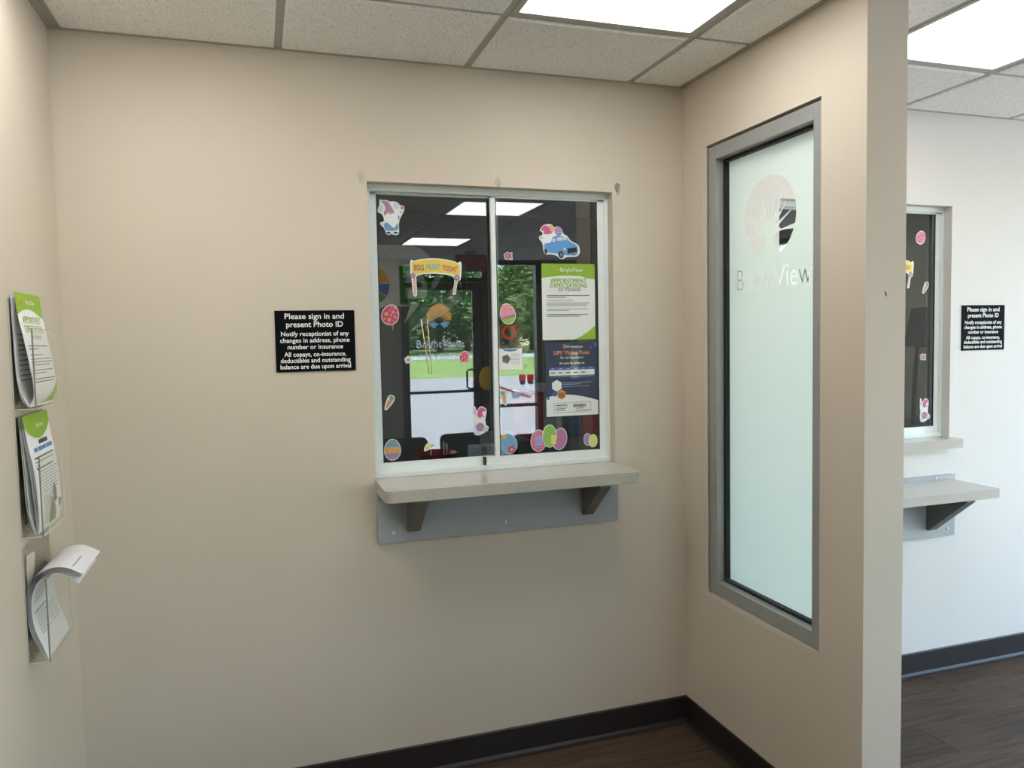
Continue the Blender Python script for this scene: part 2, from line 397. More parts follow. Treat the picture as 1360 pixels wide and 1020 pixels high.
# ------------------------------------------------------------------ ceiling lights
LL = {(3, 0): 'recessed square ceiling light over the alcove, in front of the stickered window', (5, 0): 'recessed square ceiling light beyond the partition wall by the second window'}
nth = {(1, 0): 'recessed square ceiling light close to the leaflet wall, just out of sight',
       (4, 3): 'recessed square ceiling light behind the viewer, first one mirrored in the glass', (4, 6): 'recessed square ceiling light by the entrance door, mirrored small in the glass',
       (7, 3): 'recessed square ceiling light by the added side windows of the waiting room'}
LL.update(nth)
for (i, j), (a, b, y0, y1) in lightcells.items():
    x0, x1, c0, c1 = a+bw, b-bw, y0+bw, y1-bw; fw = .018
    t = thing('ceiling_light', LL[(i, j)], 'ceiling light', ((x0+x1)/2, (c0+c1)/2, H+.004), 'square ceiling lights')
    f = MB(); z0, z1 = BZ-.003, BZ+.02
    f.box(x0, x1, c0, c0+fw, z0, z1); f.box(x0, x1, c1-fw, c1, z0, z1); f.box(x0, x0+fw, c0+fw, c1-fw, z0, z1); f.box(x1-fw, x1, c0+fw, c1-fw, z0, z1)
    f.build('frame', TBAR, t)
    MB().box(x0+fw, x1-fw, c0+fw, c1-fw, BZ, BZ+.004).build('diffuser', LENS, t)

MB().prism([(.062, 1.61), (.068, 1.607), (.071, 1.598), (.068, 1.595), (.064, 1.603)], -PL-.0004, -PL, 'y').build('scuff_mark', mat('dark_scuff', (96, 92, 86), .8), bpy.data.objects['wall_partition'])
# ------------------------------------------------------------------ reception sliding windows
def reception_window(name, hole, zsill, first):
    x0, x1, _, z1 = hole; t = sroot(name, ((x0+x1)/2, .06, zsill))
    yf = .040                                            # front of the frame
    f = MB(); f.bbox(x0, x1, yf, yf+.05, z1-.022, z1, .0015); f.bbox(x0, x1, yf, yf+.05, zsill, zsill+.017, .0015)
    f.bbox(x0, x0+.014, yf, yf+.05, zsill+.017, z1-.022, .0015); f.bbox(x1-.014, x1, yf, yf+.05, zsill+.017, z1-.022, .0015)
    f.build('outer_frame', ALU, t)
    xm = (x0+x1)/2+.005
    # right sash in front, left sash behind
    for nm, a, b, y in (('left_sash', x0+.012, xm+.02, yf+.028), ('right_sash', xm-.012, x1-.014, yf+.006)):
        s = MB(); zb, zt = zsill+.017, z1-.022; st = .026
        s.box(a, a+(st if nm == 'left_sash' else .017), y, y+.016, zb+.03, zt); s.box(b-(st if nm == 'right_sash' else .017), b, y, y+.016, zb+.03, zt)
        s.box(a-(0 if nm == 'left_sash' else .034), b, y, y+.016, zb, zb+.03); s.box(a, b, y, y+.016, zt-.006, zt)
        so = s.build(nm, ALU, t, bevel=.001)
        MB().box(a+.014, b-.014, y+.006, y+.011, zb+.026, zt-.003).build('glass_pane', GLASS, so)
        gk = MB(); ga, gb = (a+st if nm == 'left_sash' else a+.017), (b-.017 if nm == 'left_sash' else b-st)
        gk.box(ga, ga+.003, y+.001, y+.006, zb+.03, zt-.006); gk.box(gb-.003, gb, y+.001, y+.006, zb+.03, zt-.006)
        gk.build('gasket', GASK, so)
    # dark joint where the sashes meet, at the bottom rail
    MB().box(xm-.052, xm-.0465, yf+.0058, yf+.028, zsill+.019, zsill+.046).build('sash_stop', GASK, t)
    return t
SILL = 1.036
reception_window('window_1', W1, SILL, True); reception_window('window_2', W2, SILL, False)
GL_L, GL_R = .0735, .0515                                 # front faces of the two panes

# ------------------------------------------------------------------ left counter under the window
def rounded_slab(x0, x1, yb, yfront, r, rl=True, rr=True, n=8):
    pts = [(x0, yb)]
    if rl: pts += [(x0+r-r*math.cos(PI/2*k/n), yfront+r-r*math.sin(PI/2*k/n)) for k in range(n+1)]
    else: pts += [(x0, yfront)]
    if rr: pts += [(x1-r+r*math.sin(PI/2*k/n), yfront+r-r*math.cos(PI/2*k/n)) for k in range(n+1)]
    else: pts += [(x1, yfront)]
    pts.append((x1, yb)); return pts
def counter(label, x0, x1, ztop, yfront, r, board, brackets, screws, yb):
    t = thing('counter_shelf', label, 'counter', ((x0+x1)/2, 0, board[2]), 'check-in counter shelves')
    pts = rounded_slab(x0, x1, yb, yfront, r, r > 0, r > 0)
    th = .039
    top = MB().prism(pts, ztop-th, ztop, 'z'); top.mi = [0 if i < 2 else 1 for i in range(len(top.f))]
    top.build('countertop', [LAMI, LAME], t, bevel=.0012)
    bt = .018
    MB().box(board[0], board[1], -bt, 0, board[2], board[3]).build('wall_board', BOARD, t, bevel=.0012)
    for bx0, bx1, zb in brackets:
        prof = [(-bt, zb), (-bt, ztop-th), (yfront+.028, ztop-th), (yfront+.028, ztop-th-.014), (-bt-.012, zb)]
        MB().prism(prof, bx0, bx1, 'x').build('bracket', mat('dark_grey_bracket', (104, 101, 97), .5, .03), t, bevel=.001)
    for sx_, sz_ in screws:
        MB().tube([(sx_, -bt, sz_), (sx_, -bt-.003, sz_)], [.0065, .005], 12).build('screw', STEEL, t)
    return t
counter('long warm grey laminate counter shelf with rounded corners under the stickered window', W1[0], W1[1]+.001, SILL, -.205, .03,
        (-1.176, -.291, .8245, SILL-.039), [(-1.077, -1.036, .86), (-.437, -.397, .86)], [(-1.124, .859), (-.730, .858), (-.337, .858)], .04)
counter('low grey counter shelf with square corners beyond the partition, below the narrow ledge', .43, 1.312, .856, -.245, 0,
        (.43, 1.331, .607, .875), [(.5, .545, .645), (1.17, 1.216, .645)], [(1.29, .64), (.9, .64), (.46, .64), (1.22, .866)], 0)
MB().prism(rounded_slab(.40, 1.331, 0, -.055, 0, False, False), SILL-.039, SILL, 'z').build('window_sill_nose', LAMI).name = 'trim_1'
bpy.data.objects['trim_1']['kind'] = 'structure'
struct('trim_2', MB().box(.43, 1.312, 0, .04, SILL-.036, SILL), LAMI)

# ------------------------------------------------------------------ black notices
def notice(x0, x1, z0, z1, label):
    t = thing('notice_sign', label, 'sign', ((x0+x1)/2, 0, z0), 'black check-in notices')
    MB().bbox(x0, x1, -.004, 0, z0, z1, .0008).build('panel', BLACKP, t)
    cx = (x0+x1)/2; w = x1-x0
    rows = [('Please sign in and', .0245, .0165), ('present Photo ID', .0245, .0425), ('Notify receptionist of any', .0198, .0725), ('changes in address, phone', .0198, .0935),
            ('number or insurance', .0198, .1145), ('All copays, co-insurance,', .0198, .1385), ('deductibles and outstanding', .0198, .158), ('balance are due upon arrival', .0198, .178)]
    wid = [.186, .178, .213, .218, .174, .195, .220, .222]
    for (s, sz, dz), ww in zip(rows, wid):
        text(s, sz*1.03, (cx-.0015, -.0043, z1-dz-.003), RB, LETTER, t, bold=.014, fit=ww)
notice(-1.4806, -1.2303, 1.409, 1.6058, 'black check-in notice with white lettering, on the beige wall beside the stickered window')
notice(1.372, 1.618, 1.412, 1.609, 'black check-in notice with white lettering, on the white wall past the partition')

# ------------------------------------------------------------------ clear adhesive hooks
HK = clear('clear_hook_plastic', (.99, .985, .98), 1.25, .08, haze=.08)
for hx, hz, lb in ((-1.195, 2.042, 'clear plastic hook over the gnome corner of the stickered window'), (-.727, 2.040, 'clear plastic hook above the middle mullion of the stickered window'),
                   (-.271, 2.041, 'clear plastic hook over the blue car corner of the stickered window')):
    t = thing('wall_hook', lb, 'hook', (hx, 0, hz-.02), 'clear hooks over the window')
    bm = bmesh.new(); bmesh.ops.create_cone(bm, segments=24, radius1=1, radius2=.85, depth=1, cap_ends=True)
    for v in bm.verts: v.co = (hx+v.co.x*.0125, -.002+v.co.z*-.004, hz+.003+v.co.y*.0165)
    MB().bm(bm).build('back_plate', HK, t)
    MB().tube([(hx, -.004, hz+.004), (hx, -.007, hz-.006), (hx, -.011, hz-.012), (hx, -.015, hz-.010), (hx, -.017, hz-.003)], .0028, 8).build('hook', HK, t)
    MB().bbox(hx-.006, hx+.006, -.0012, -.0002, hz-.026, hz-.012, .0004).build('adhesive_tab', HK, t)

# ------------------------------------------------------------------ partition window with frosted film
t = sroot('window_3', (PT/2, (oy0+oy1)/2, oz0))
FX = .009
fy0, fy1, fz0, fz1 = -.748, -.155, .563, 2.162
m_ = .047
f = MB()
for (a, b, c, d) in ((fy1-m_, fy1, fz0, fz1), (fy0, fy0+m_, fz0, fz1), (fy0+m_, fy1-m_, fz0, fz0+m_), (fy0+m_, fy1-m_, fz1-m_, fz1)):
    f.box(FX, PT-FX, a, b, c, d)
f.build('window_frame', ALUG, t, bevel=.0012)
gi = (fy0+m_, fy1-m_, fz0+m_, fz1-m_); GX = .062
g = MB(); w_ = .010
for xa, xb in ((.040, GX-.003), (GX+.003, .084)):
    g.box(xa, xb, gi[1]-w_, gi[1], gi[2], gi[3]); g.box(xa, xb, gi[0], gi[0]+w_, gi[2], gi[3])
    g.box(xa, xb, gi[0]+w_, gi[1]-w_, gi[2], gi[2]+w_); g.box(xa, xb, gi[0]+w_, gi[1]-w_, gi[3]-w_, gi[3])
g.build('gasket', GASK, t)
MB().box(GX-.003, GX+.003, gi[0], gi[1], gi[2], gi[3]).build('glass_pane', clear('partition_glass', (.95, .97, .96), 1.5), t)
struct('trim_3', MB().box(.001, .008, oy0, oy1, oz0, oz0+.012).box(.001, .006, oy1-.016, oy1, oz0+.012, oz1), mat('caulk', (206, 198, 186), .6))
# film: a flat sheet with the logo and the lettering cut out of it
LOOPS = []
def spl(pts): LOOPS.append([Vector(p) for p in pts])
# u runs to the right as seen (towards -Y), v up; origin at the logo's centre
LY, LZ, LR = -.433, 1.882, .1325
def rect(a, b, c, d): return [(a, c), (b, c), (b, d), (a, d)]
spl(rect(-(gi[1]-LY), LY-gi[0], gi[2]-LZ, gi[3]-LZ))
def sun_logo(R):
    up = []; n = 40
    for k in range(n+1):
        a = math.radians(-17+214*k/n); up.append((R*math.cos(a), R*math.sin(a)))
    hy = -.40; tips = [(-.965, -.06), (-.85, .19), (-.64, .41), (-.35, .60), (-.03, .69), (.27, .67), (.55, .59), (.77, .39), (.965, .12)]
    inner = [(-.70, -.335), (-.46, -.36)]
    for x, y in tips:
        a = math.atan2(y-hy, x); w = .115
        inner += [(.34*math.cos(a+w), hy+.34*math.sin(a+w)), (x, y), (.34*math.cos(a-w), hy+.34*math.sin(a-w))]
    inner += [(.46, -.36), (.70, -.325)]
    upper = up+[(x*R, y*R) for x, y in inner]
    petals = []
    for sg in (-1, 1):
        q = [(.08, -.55), (.22, -.46), (.36, -.405), (.55, -.385), (.91, -.41)]+[(math.cos(math.radians(-24.5-44.5*k/8)), math.sin(math.radians(-24.5-44.5*k/8))) for k in range(1, 9)]+[(.25, -.76)]
        q = [(sg*x*R, y*R) for x, y in q]; petals.append(q if sg > 0 else q[::-1])
    return upper, petals
up_, pet_ = sun_logo(LR)
spl(up_); [spl(p) for p in pet_]
tcu = bpy.data.curves.new('cut_lettering', 'FONT'); tcu.body = 'BrightView'; tcu.size = .107; tcu.align_x = 'LEFT'; tcu.offset = -.0021; tcu.resolution_u = 4
to = bpy.data.objects.new('cut_lettering', tcu); COL.objects.link(to)
dg = bpy.context.evaluated_depsgraph_get(); tm = bpy.data.meshes.new_from_object(to.evaluated_get(dg))
bmx = bmesh.new(); bmx.from_mesh(tm); bmesh.ops.remove_doubles(bmx, verts=bmx.verts[:], dist=1e-6)
xmax = max(v.co.x for v in bmx.verts); k_ = .385/xmax
left = {e for e in bmx.edges if len(e.link_faces) == 1}
while left:                                       # follow each outline of the letters
    e = left.pop(); st, v = e.verts; loop = [st.co.xy.copy()]
    while v is not st:
        loop.append(v.co.xy.copy()); nx = [q for q in v.link_edges if q in left]
        if not nx: break
        left.discard(nx[0]); v = nx[0].other_vert(v)
    if len(loop) > 2: spl([(p.x*k_-(-.250-LY), p.y+1.652-LZ) for p in loop])
bmx.free(); bpy.data.objects.remove(to); bpy.data.curves.remove(tcu)
from mathutils.geometry import delaunay_2d_cdt
V, Ed = [], []
for lp in LOOPS:
    o = len(V); V += [Vector(p) for p in lp]; Ed += [(o+i, o+(i+1) % len(lp)) for i in range(len(lp))]
cv, _, cf, *_r = delaunay_2d_cdt(V, Ed, [], 0, 1e-7)
def inside(p, lp):
    c = False; n = len(lp)
    for i in range(n):
        a, b = lp[i], lp[(i+1) % n]
        if (a.y > p.y) != (b.y > p.y) and p.x < (b.x-a.x)*(p.y-a.y)/(b.y-a.y)+a.x: c = not c
    return c
keep = [f for f in cf if sum(inside(sum((cv[i] for i in f), Vector((0, 0)))/len(f), lp) for lp in LOOPS) % 2 == 1]
MB().add([(GX-.0034, LY-p.x, LZ+p.y) for p in cv], [tuple(f) for f in keep]).build('frosted_film', FILM, t)['label'] = 'frosted film with the sunburst emblem and lettering cut clear'

# ------------------------------------------------------------------ leaflet holders and leaflets on the left wall
HY0, HY1 = -.515, -.295                      # the end nearer the door (left as seen) and the corner end
def spline(ctrl, n):
    """points along a Catmull-Rom curve through (offset from wall, height), with arc length"""
    P = [Vector((a, b)) for a, b in ctrl]; P = [2*P[0]-P[1]]+P+[2*P[-1]-P[-2]]; out = []
    for i in range(1, len(P)-2):
        for k in range(n):
            t = k/n; a, b, c, d = P[i-1], P[i], P[i+1], P[i+2]
            out.append(.5*((2*b)+(c-a)*t+(2*a-5*b+4*c-d)*t*t+(3*b-a-3*c+d)*t**3))
    out.append(P[-2]); L = [0]
    for p, q in zip(out, out[1:]): L.append(L[-1]+(q-p).length)
    return out, L
class Sheet:
    """a sheet of paper curved along its length; u along the wall (0 near, 1 far), v metres from its top end"""
    def __init__(s, name, label, ctrl, y0=HY0+.002, y1=HY1-.002, m=PAPER, group=None, flip=1):
        s.P, s.L = spline(ctrl, 8); s.y0, s.y1 = y0, y1; s.flip = flip
        c = s.pt(.5, s.L[-1]/2, 0); s.t = thing(name, label, 'leaflet', tuple(c), group)
        mb = MB(); n = len(s.P); vs = []
        for d in (0, -.0003*flip):
            for i in range(n): vs += [s.pt(0, s.L[i], d), s.pt(1, s.L[i], d)]
        fs = []; o = 2*n
        for i in range(n-1):
            a = 2*i; fs += [(a, a+1, a+3, a+2), (o+a, o+a+2, o+a+3, o+a+1), (a, a+2, o+a+2, o+a), (a+1, o+a+1, o+a+3, a+3)]
        fs += [(0, o, o+1, 1), (2*n-2, 2*n-1, o+2*n-1, o+2*n-2)]
        mb.add(vs, fs, 0, False); mb.build('sheet', m, s.t)
    def pt(s, u, v, d):
        L = s.L; v = max(0, min(v, L[-1])); i = 0
        while i < len(L)-2 and L[i+1] < v: i += 1
        t = (v-L[i])/max(1e-9, L[i+1]-L[i]); p = s.P[i].lerp(s.P[i+1], t); g = (s.P[i+1]-s.P[i]).normalized()
        nx, nz = -g.y, g.x
        return (-W+p.x+nx*d*s.flip, s.y0+(s.y1-s.y0)*u, p.y+nz*d*s.flip)
    def patch(s, name, m, f0, f1, u0=0, u1=1, nu=12, nv=10, d=.0005):
        """coloured area between v=f0(u) and v=f1(u)"""
        vs = []; fs = []
        for i in range(nu+1):
            u = u0+(u1-u0)*i/nu; a, b = f0(u), f1(u)
            vs += [s.pt(u, a+(b-a)*j/nv, d) for j in range(nv+1)]
        for i in range(nu):
            for j in range(nv): k = i*(nv+1)+j; fs.append((k, k+1, k+nv+2, k+nv+1))
        MB().add(vs, fs).build(name, m, s.t)
    def lines(s, name, m, rows, h=.0022, d=.0005):
        mb = MB()
        for v, u0, u1 in rows:
            hh = h
            mb.add([s.pt(u0, v-hh/2, d), s.pt(u1, v-hh/2, d), s.pt(u1, v+hh/2, d), s.pt(u0, v+hh/2, d)], [(0, 1, 2, 3)])
        mb.build(name, m, s.t)['kind'] = 'stuff'
    def write(s, st, size, u, v, m, bold=0.0, sx=1.0, align='CENTER', name='lettering', shear=0.0):
        text(st, size, (u*(s.y1-s.y0), -v, 0), None, m, s.t, name, align, bold, lambda x, y, z: s.pt(x/(s.y1-s.y0), -y, .0007), 0.0, sx, shear)
def holder(label, zb, zf, zt):
    t = thing('leaflet_holder', label, 'leaflet holder', (-W, (HY0+HY1)/2, zb), 'clear leaflet holders on the left wall')
    xf = -W+.046; e = .003; y0, y1 = HY0, HY1
    MB().box(-W, -W+e, y0-.008, y1+.008, zb, zt).build('back_plate', CLEARA, t)
    MB().box(xf-e, xf, y0, y1, zb, zf).build('front_plate', CLEARA, t)
    MB().box(-W+e, xf-e, y0, y1, zb, zb+e).build('bottom_plate', CLEARA, t)
    MB().box(-W+e, xf-e, y1-e, y1, zb+e, zf-.03).build('side_plate', CLEARA, t)
    q = .0008
    MB().box(xf-e, xf+.0002, y0-.0006, y0+q, zb, zf).build('front_edge', EDGED, t)
    r = MB(); r.box(xf-e, xf+.0002, y0+q, y1, zf-q, zf); r.box(xf-e, xf+.0002, y1-q*.6, y1+.0006, zb, zf-q); r.box(-W+e, xf-e, y0-.0004, y0+q, zb, zb+e)
    r.box(xf-e, xf+.0002, y0+q, y1-q, zb, zb+q); r.box(-W+.0008, -W+e+.0002, y0-.0085, y0-.008+q*.7, zb, zt); r.box(-W+.0008, -W+e+.0002, y1+.008-q*.6, y1+.0085, zb, zt)
    r.build('polished_edge', EDGEA, t)
    for yy in (y0+.03, y1-.03): MB().tube([(-W+e, yy, zb-.014+.03), (-W+e+.002, yy, zb-.014+.03)], [.004, .003], 10).build('screw', STEEL, t)
    return t
holder('clear acrylic leaflet holder, topmost of three, with the green appointment sheets', 1.358, 1.548, 1.618)
holder('clear acrylic leaflet holder, middle of three, with green-topped leaflets', 1.056, 1.245, 1.342)
h3 = holder('clear acrylic leaflet holder, lowest of three, with pages curling out of it', .755, .955, 1.035)
rm = MB(); rm.tube([(-W+.003, -.40, 1.022), (-W+.0045, -.40, 1.022)], [.005, .004], 10)
MB().add([(-W+.0034, -.50, 1.012), (-W+.0034, -.425, 1.004), (-W+.0034, -.44, .96), (-W+.0034, -.47, .94), (-W+.0034, -.505, .92)], [(0, 1, 2, 3, 4)]).build('torn_sticker', mat('old_tape', (206, 197, 184), .5), h3)
# top holder: sheets behind, then the bowed front one
G1 = 'appointment sheets in the top holder'
for k, (o1, o2) in enumerate(((.0045, .012), (.006, .016))):
    Sheet('appointment_leaflet', ('white appointment sheet flat against the wall behind the bowed one in the top holder', 'white appointment sheet hanging just behind the bowed front one in the top holder')[k],
          [(o1, 1.627-.003*k), (o1+.001, 1.55), (o1+.002, 1.47), (o1+.005, 1.42), (o2+.004, 1.385), (o2+.016, 1.364)], group=G1).lines('printed_lines', INK, [(.09+.012*i, .12, .88-.2*(i % 3 == 2)) for i in range(10)])
s = Sheet('appointment_leaflet', 'front appointment sheet with lime green header, bowing out of the top holder', [(.012, 1.634), (.0175, 1.58), (.026, 1.53), (.035, 1.47), (.0415, 1.415), (.0395, 1.385), (.028, 1.364)], group=G1)
s.patch('green_header', GREEN, lambda u: 0, lambda u: .060-.022*math.sin(PI*min(1, max(0, u*.9+.1))), nv=4)
s.patch('green_corner', GREEN, lambda u: .272-.055*max(0, (u-.45)/.55)**1.4, lambda u: .278, .45, 1, 8, 4)
s.write('BrightView', .017, .55, .0215, LETTER); [(s.write('APPOINTMENT', .0255, .5+q, .066, GREEN, 0, .90), s.write('EXPECTATIONS', .0255, .5+q, .088, GREEN, 0, .88)) for q in (0,)]
s.write('for Patients', .0175, .52, .106, INK, shear=.3)
s.patch('emblem_dot', mat('orange_ink', (232, 140, 50), .5), lambda u: .0145, lambda u: .0265, .25, .30, 2, 2, .0007)
s.lines('printed_lines', INKD, [(.128, .1, .9), (.135, .1, .5)]); s.lines('printed_lines', INK, [(.150, .1, .62), (.160, .1, .95), (.167, .1, .97), (.174, .1, .85), (.187, .1, .92), (.194, .1, .6)]); s.lines('printed_lines', INKD, [(.208, .1, .95), (.215, .1, .85)])
# middle holder
G2 = 'green-topped leaflets in the middle holder'
lb2 = ['green-topped leaflet rearmost against the wall in the middle holder', 'green-topped leaflet second from the wall in the middle holder', 'green-topped leaflet in the middle of the stack in the middle holder', 'green-topped leaflet directly behind the front one in the middle holder', 'front leaflet with green header and blue heading in the middle holder']
for k in range(5):
    o = .006+.0022*k; b = (0, .004, .022, .0275, .031)[k]
    c = [(o, 1.341+.0006*k), (o+.003+b*.15, 1.28), (o+.005+b*.42, 1.21), (.012+b*.80 if k > 1 else .013+.004*k, 1.14), (.0185+b*.62 if k > 1 else .019+.003*k, 1.095), (.029+.0012*k, 1.062)]
    s = Sheet('green_leaflet', lb2[k], c, group=G2)
    s.patch('green_header', GREEN, lambda u: 0, lambda u: .028+.034*math.sin(PI*u)**.7 if 0 < u < 1 else .028, nv=4)
    if k < 4:
        s.lines('printed_lines', INKD, [(.085+.007*i, .08, .92) for i in range(1 if k else 22)], .0024)
        continue
    s.write('BrightView', .015, .58, .031, LETTER); s.lines('printed_heading', INKD, [(.071, .42+.062*k, .42+.062*k+.05) for k in range(6)], .0105)
    s.lines('printed_heading', mat('blue_ink', (74, 128, 186), .5), [(.087, a, b) for a, b in ((.17, .23), (.24, .28), (.29, .33), (.36, .43), (.44, .49), (.50, .54), (.55, .61), (.62, .66), (.69, .75), (.76, .80), (.81, .86), (.87, .93))], .010)
    s.lines('printed_lines', INKD, [(.106, .12, .9)], .004); s.lines('printed_lines', INK, [(.116, .12, .86)])
    s.lines('printed_lines', INKD, [(.132, .12, .8)], .0034)
    s.lines('printed_lines', INK, [(.124, .12, .27), (.129, .12, .25)]+[(.141+.0075*i, .24, .97-.06*(i % 3)) for i in range(8)]+[(.203+.0055*i, .24, .6) for i in range(13)], .0014)
    s.patch('olive_figure', mat('olive_ink', (138, 146, 84), .5), lambda u: .258-.042*math.sin(PI*(u-.45)/.3), lambda u: .277, .45, .75, 10, 4)
    s.patch('grey_figure', INK, lambda u: .20-.016*math.sin(PI*(u-.66)/.14), lambda u: .222+.012*math.sin(PI*(u-.66)/.14), .66, .80, 8, 4)
    s.patch('grey_figure', INK, lambda u: .232, lambda u: .236+.02*math.sin(PI*(u-.86)/.12), .86, .98, 8, 3)
# lowest holder: pages that lean on the wall and curl out over the front
G3 = 'pages curling out of the lowest holder'
lb3 = ['undermost page of the curled pile in the bottom holder, printed side out', 'second page of the curled pile in the bottom holder', 'third page of the curled pile in the bottom holder', 'topmost page of the curled pile in the bottom holder, printed at the tip']
for k in range(4):
    d = .0045*(3-k)
    tip = (.113-.002*(k % 2)+.004*k, .946+.004*k-(.010 if k == 0 else 0))
    c = [(.0405-.002*(3-k)*0-.003*k*0, .760), (.031-.003*k, .792), (.0165-.0035*k, .838), (.0115-.0030*k, .880), (.0150-.0038*k, .920), (.0285-.0045*k, .950+.0015*k), (.0505-.002*k, .9655+.0035*k), (.082, .9625+.0055*k), tip]
    s = Sheet('curled_page', lb3[k], c[::-1], m=PAPERB if k else PAPER, group=G3, flip=1)
    if k == 0:
        s.lines('printed_lines', INKD, [(.115, .30, .62), (.185, .10, .55)], .0022)
        s.lines('printed_lines', INK, [(.123+.0055*i, .12, .58-.03*(i % 4)) for i in range(8)]+[(.193+.007*i, .15, .5+.05*(i % 3)) for i in range(8)]+[(.20+.007*i, .60, .92) for i in range(7)], .0013)
    if k == 3:
        s.lines('printed_lines', INKD, [(.03, .1, .55)], .002, -.0006)

# ------------------------------------------------------------------ window stickers
PAL = dict(white=(226, 232, 230), pale=(196, 210, 210), mauve=(176, 128, 164), blue=(112, 150, 200), black=(30, 30, 34), pink=(206, 104, 140), green=(126, 160, 110), tail=(206, 200, 178),
           yellow=(226, 200, 78), plum=(150, 84, 110), teal=(112, 168, 186), rose=(196, 78, 92), wood=(206, 172, 156), magenta=(186, 62, 118), lilac=(160, 150, 206), orange=(214, 168, 74),
           carrot=(206, 148, 108), purple=(156, 128, 176), lemon=(214, 212, 120), car=(92, 148, 208), hat=(202, 90, 140), peach=(222, 160, 130), grey=(120, 124, 128), egg=(104, 160, 194), lime=(134, 186, 88), salmon=(232, 150, 166))
def ink(k): return mat('sticker_'+k, PAL[k], .35, .02, 60)
class Sticker:
    """layered cut-out stuck on a pane: shapes given in the kit's own drawing units (v down), placed at (cx, cz)"""
    def __init__(s, label, name, cx, cz, y, cu, cv, k, group=None):
        s.cx, s.cz, s.y, s.cu, s.cv, s.k = cx, cz, y, cu, cv, k; s.p = {}
        s.t = thing(name, label, 'window sticker', (cx, y, cz), group)
    def P(s, u, v): return (s.cx+(u-s.cu)*s.k, s.cz-(v-s.cv)*s.k)
    SOFT = ('backing', 'hat', 'beard', 'coat', 'car_body', 'leaf', 'petals', 'root', 'leaves', 'leaf_backing')
    def poly(s, part, pts, col, lay=1):
        if part in s.SOFT and len(pts) < 40:
            for _ in range(2):
                q = []
                for i in range(len(pts)):
                    a, b = pts[i], pts[(i+1) % len(pts)]
                    q += [(a[0]*.78+b[0]*.22, a[1]*.78+b[1]*.22), (a[0]*.22+b[0]*.78, a[1]*.22+b[1]*.78)]
                pts = q
        mb = MB(); s.p.setdefault(part, []).append((mb, ink(col))); q = [s.P(*a) for a in pts]
        ar = sum(q[i][0]*q[(i+1) % len(q)][1]-q[(i+1) % len(q)][0]*q[i][1] for i in range(len(q)))
        if ar < 0: q = q[::-1]
        mb.prism(q, s.y-.0005*lay, s.y-.0005*(lay-1)-.0001, 'y'); return s
    def ell(s, part, u, v, ru, rv, col, lay=1, rot=0, n=22, a0=0, a1=360, eggy=0):
        pts = []; m = n if a1-a0 >= 360 else n+1
        for i in range(m):
            a = math.radians(a0+(a1-a0)*i/n); x, y = ru*math.cos(a), rv*math.sin(a)
            if eggy: x *= 1+eggy*y/rv
            c, d = math.cos(math.radians(rot)), math.sin(math.radians(rot)); pts.append((u+x*c-y*d, v+x*d+y*c))
        return s.poly(part, pts, col, lay)
    def band(s, part, u, v, ru, rv, y0, y1, col, lay=2, rot=0, eggy=.08):
        """slice of an egg between two heights"""
        L, R = [], []
        for i in range(9):
            y = y0+(y1-y0)*i/8; x = ru*math.sqrt(max(0, 1-(y/rv)**2))*(1+eggy*y/rv); L.append((-x, y)); R.append((x, y))
        c, d = math.cos(math.radians(rot)), math.sin(math.radians(rot))
        return s.poly(part, [(u+x*c-y*d, v+x*d+y*c) for x, y in R+L[::-1]], col, lay)
    def flower(s, part, u, v, r, col, lay=2, n=5, rot=0):
        for i in range(n):
            a = 2*PI*i/n+rot; s.ell(part, u+r*.58*math.cos(a), v+r*.58*math.sin(a), r*.46, r*.46, col, lay, n=10)
        return s.ell(part+'_centre', u, v, r*.3, r*.3, 'lemon', lay+1, n=10)
    def done(s):
        for part, L in s.p.items():
            if len(L) > 5:
                one = MB()
                for mb, m in L: one.add(mb.v, mb.f)
                one.build(part, L[0][1], s.t)['kind'] = 'stuff'
            else:
                for mb, m in L: mb.build(part, m, s.t)
        return s
GS = 'spring stickers on the reception glass'
def gnome(label, x, z, y):
    s = Sticker(label, 'gnome_sticker', x, z, y, 301, 398, .0026/10.2, GS)
    s.poly('backing', [(150,160),(195,172),(240,165),(290,190),(340,180),(400,195),(425,235),(470,232),(488,265),(470,320),(440,370),(400,460),(405,560),(400,610),(370,632),(320,625),(300,612),(270,632),(225,620),(220,585),(195,530),(150,495),(155,465),(205,455),(200,400),(175,350),(125,340),(120,300),(150,230)], 'white')
    s.ell('ear', 165, 285, 34, 52, 'pale', 2, 15).ell('ear', 375, 240, 44, 48, 'pale', 2)
    s.poly('hat', [(163,182),(215,178),(270,190),(300,240),(345,325),(345,350),(280,322),(230,362),(208,378),(203,330),(228,300),(220,240),(190,206)], 'mauve', 3)
    s.poly('coat', [(205,480),(240,460),(330,500),(390,465),(400,565),(300,578),(230,575),(200,530)], 'blue', 2)
    s.poly('beard', [(215,385),(280,330),(350,355),(382,385),(390,450),(338,545),(300,510),(222,450)], 'white', 4)
    s.ell('nose', 290, 345, 20, 14, 'peach', 5)
    s.poly('shoe', [(232,592),(285,588),(287,612),(236,616)], 'black', 3).poly('shoe', [(327,588),(382,584),(384,608),(330,612)], 'black', 3)
    s.ell('tulip', 452, 265, 22, 24, 'pink', 3).ell('leaf', 432, 325, 13, 12, 'green', 3).ell('sleeve', 402, 398, 13, 32, 'lilac', 3).ell('hand', 175, 490, 20, 16, 'tail', 3)
    return s.done()
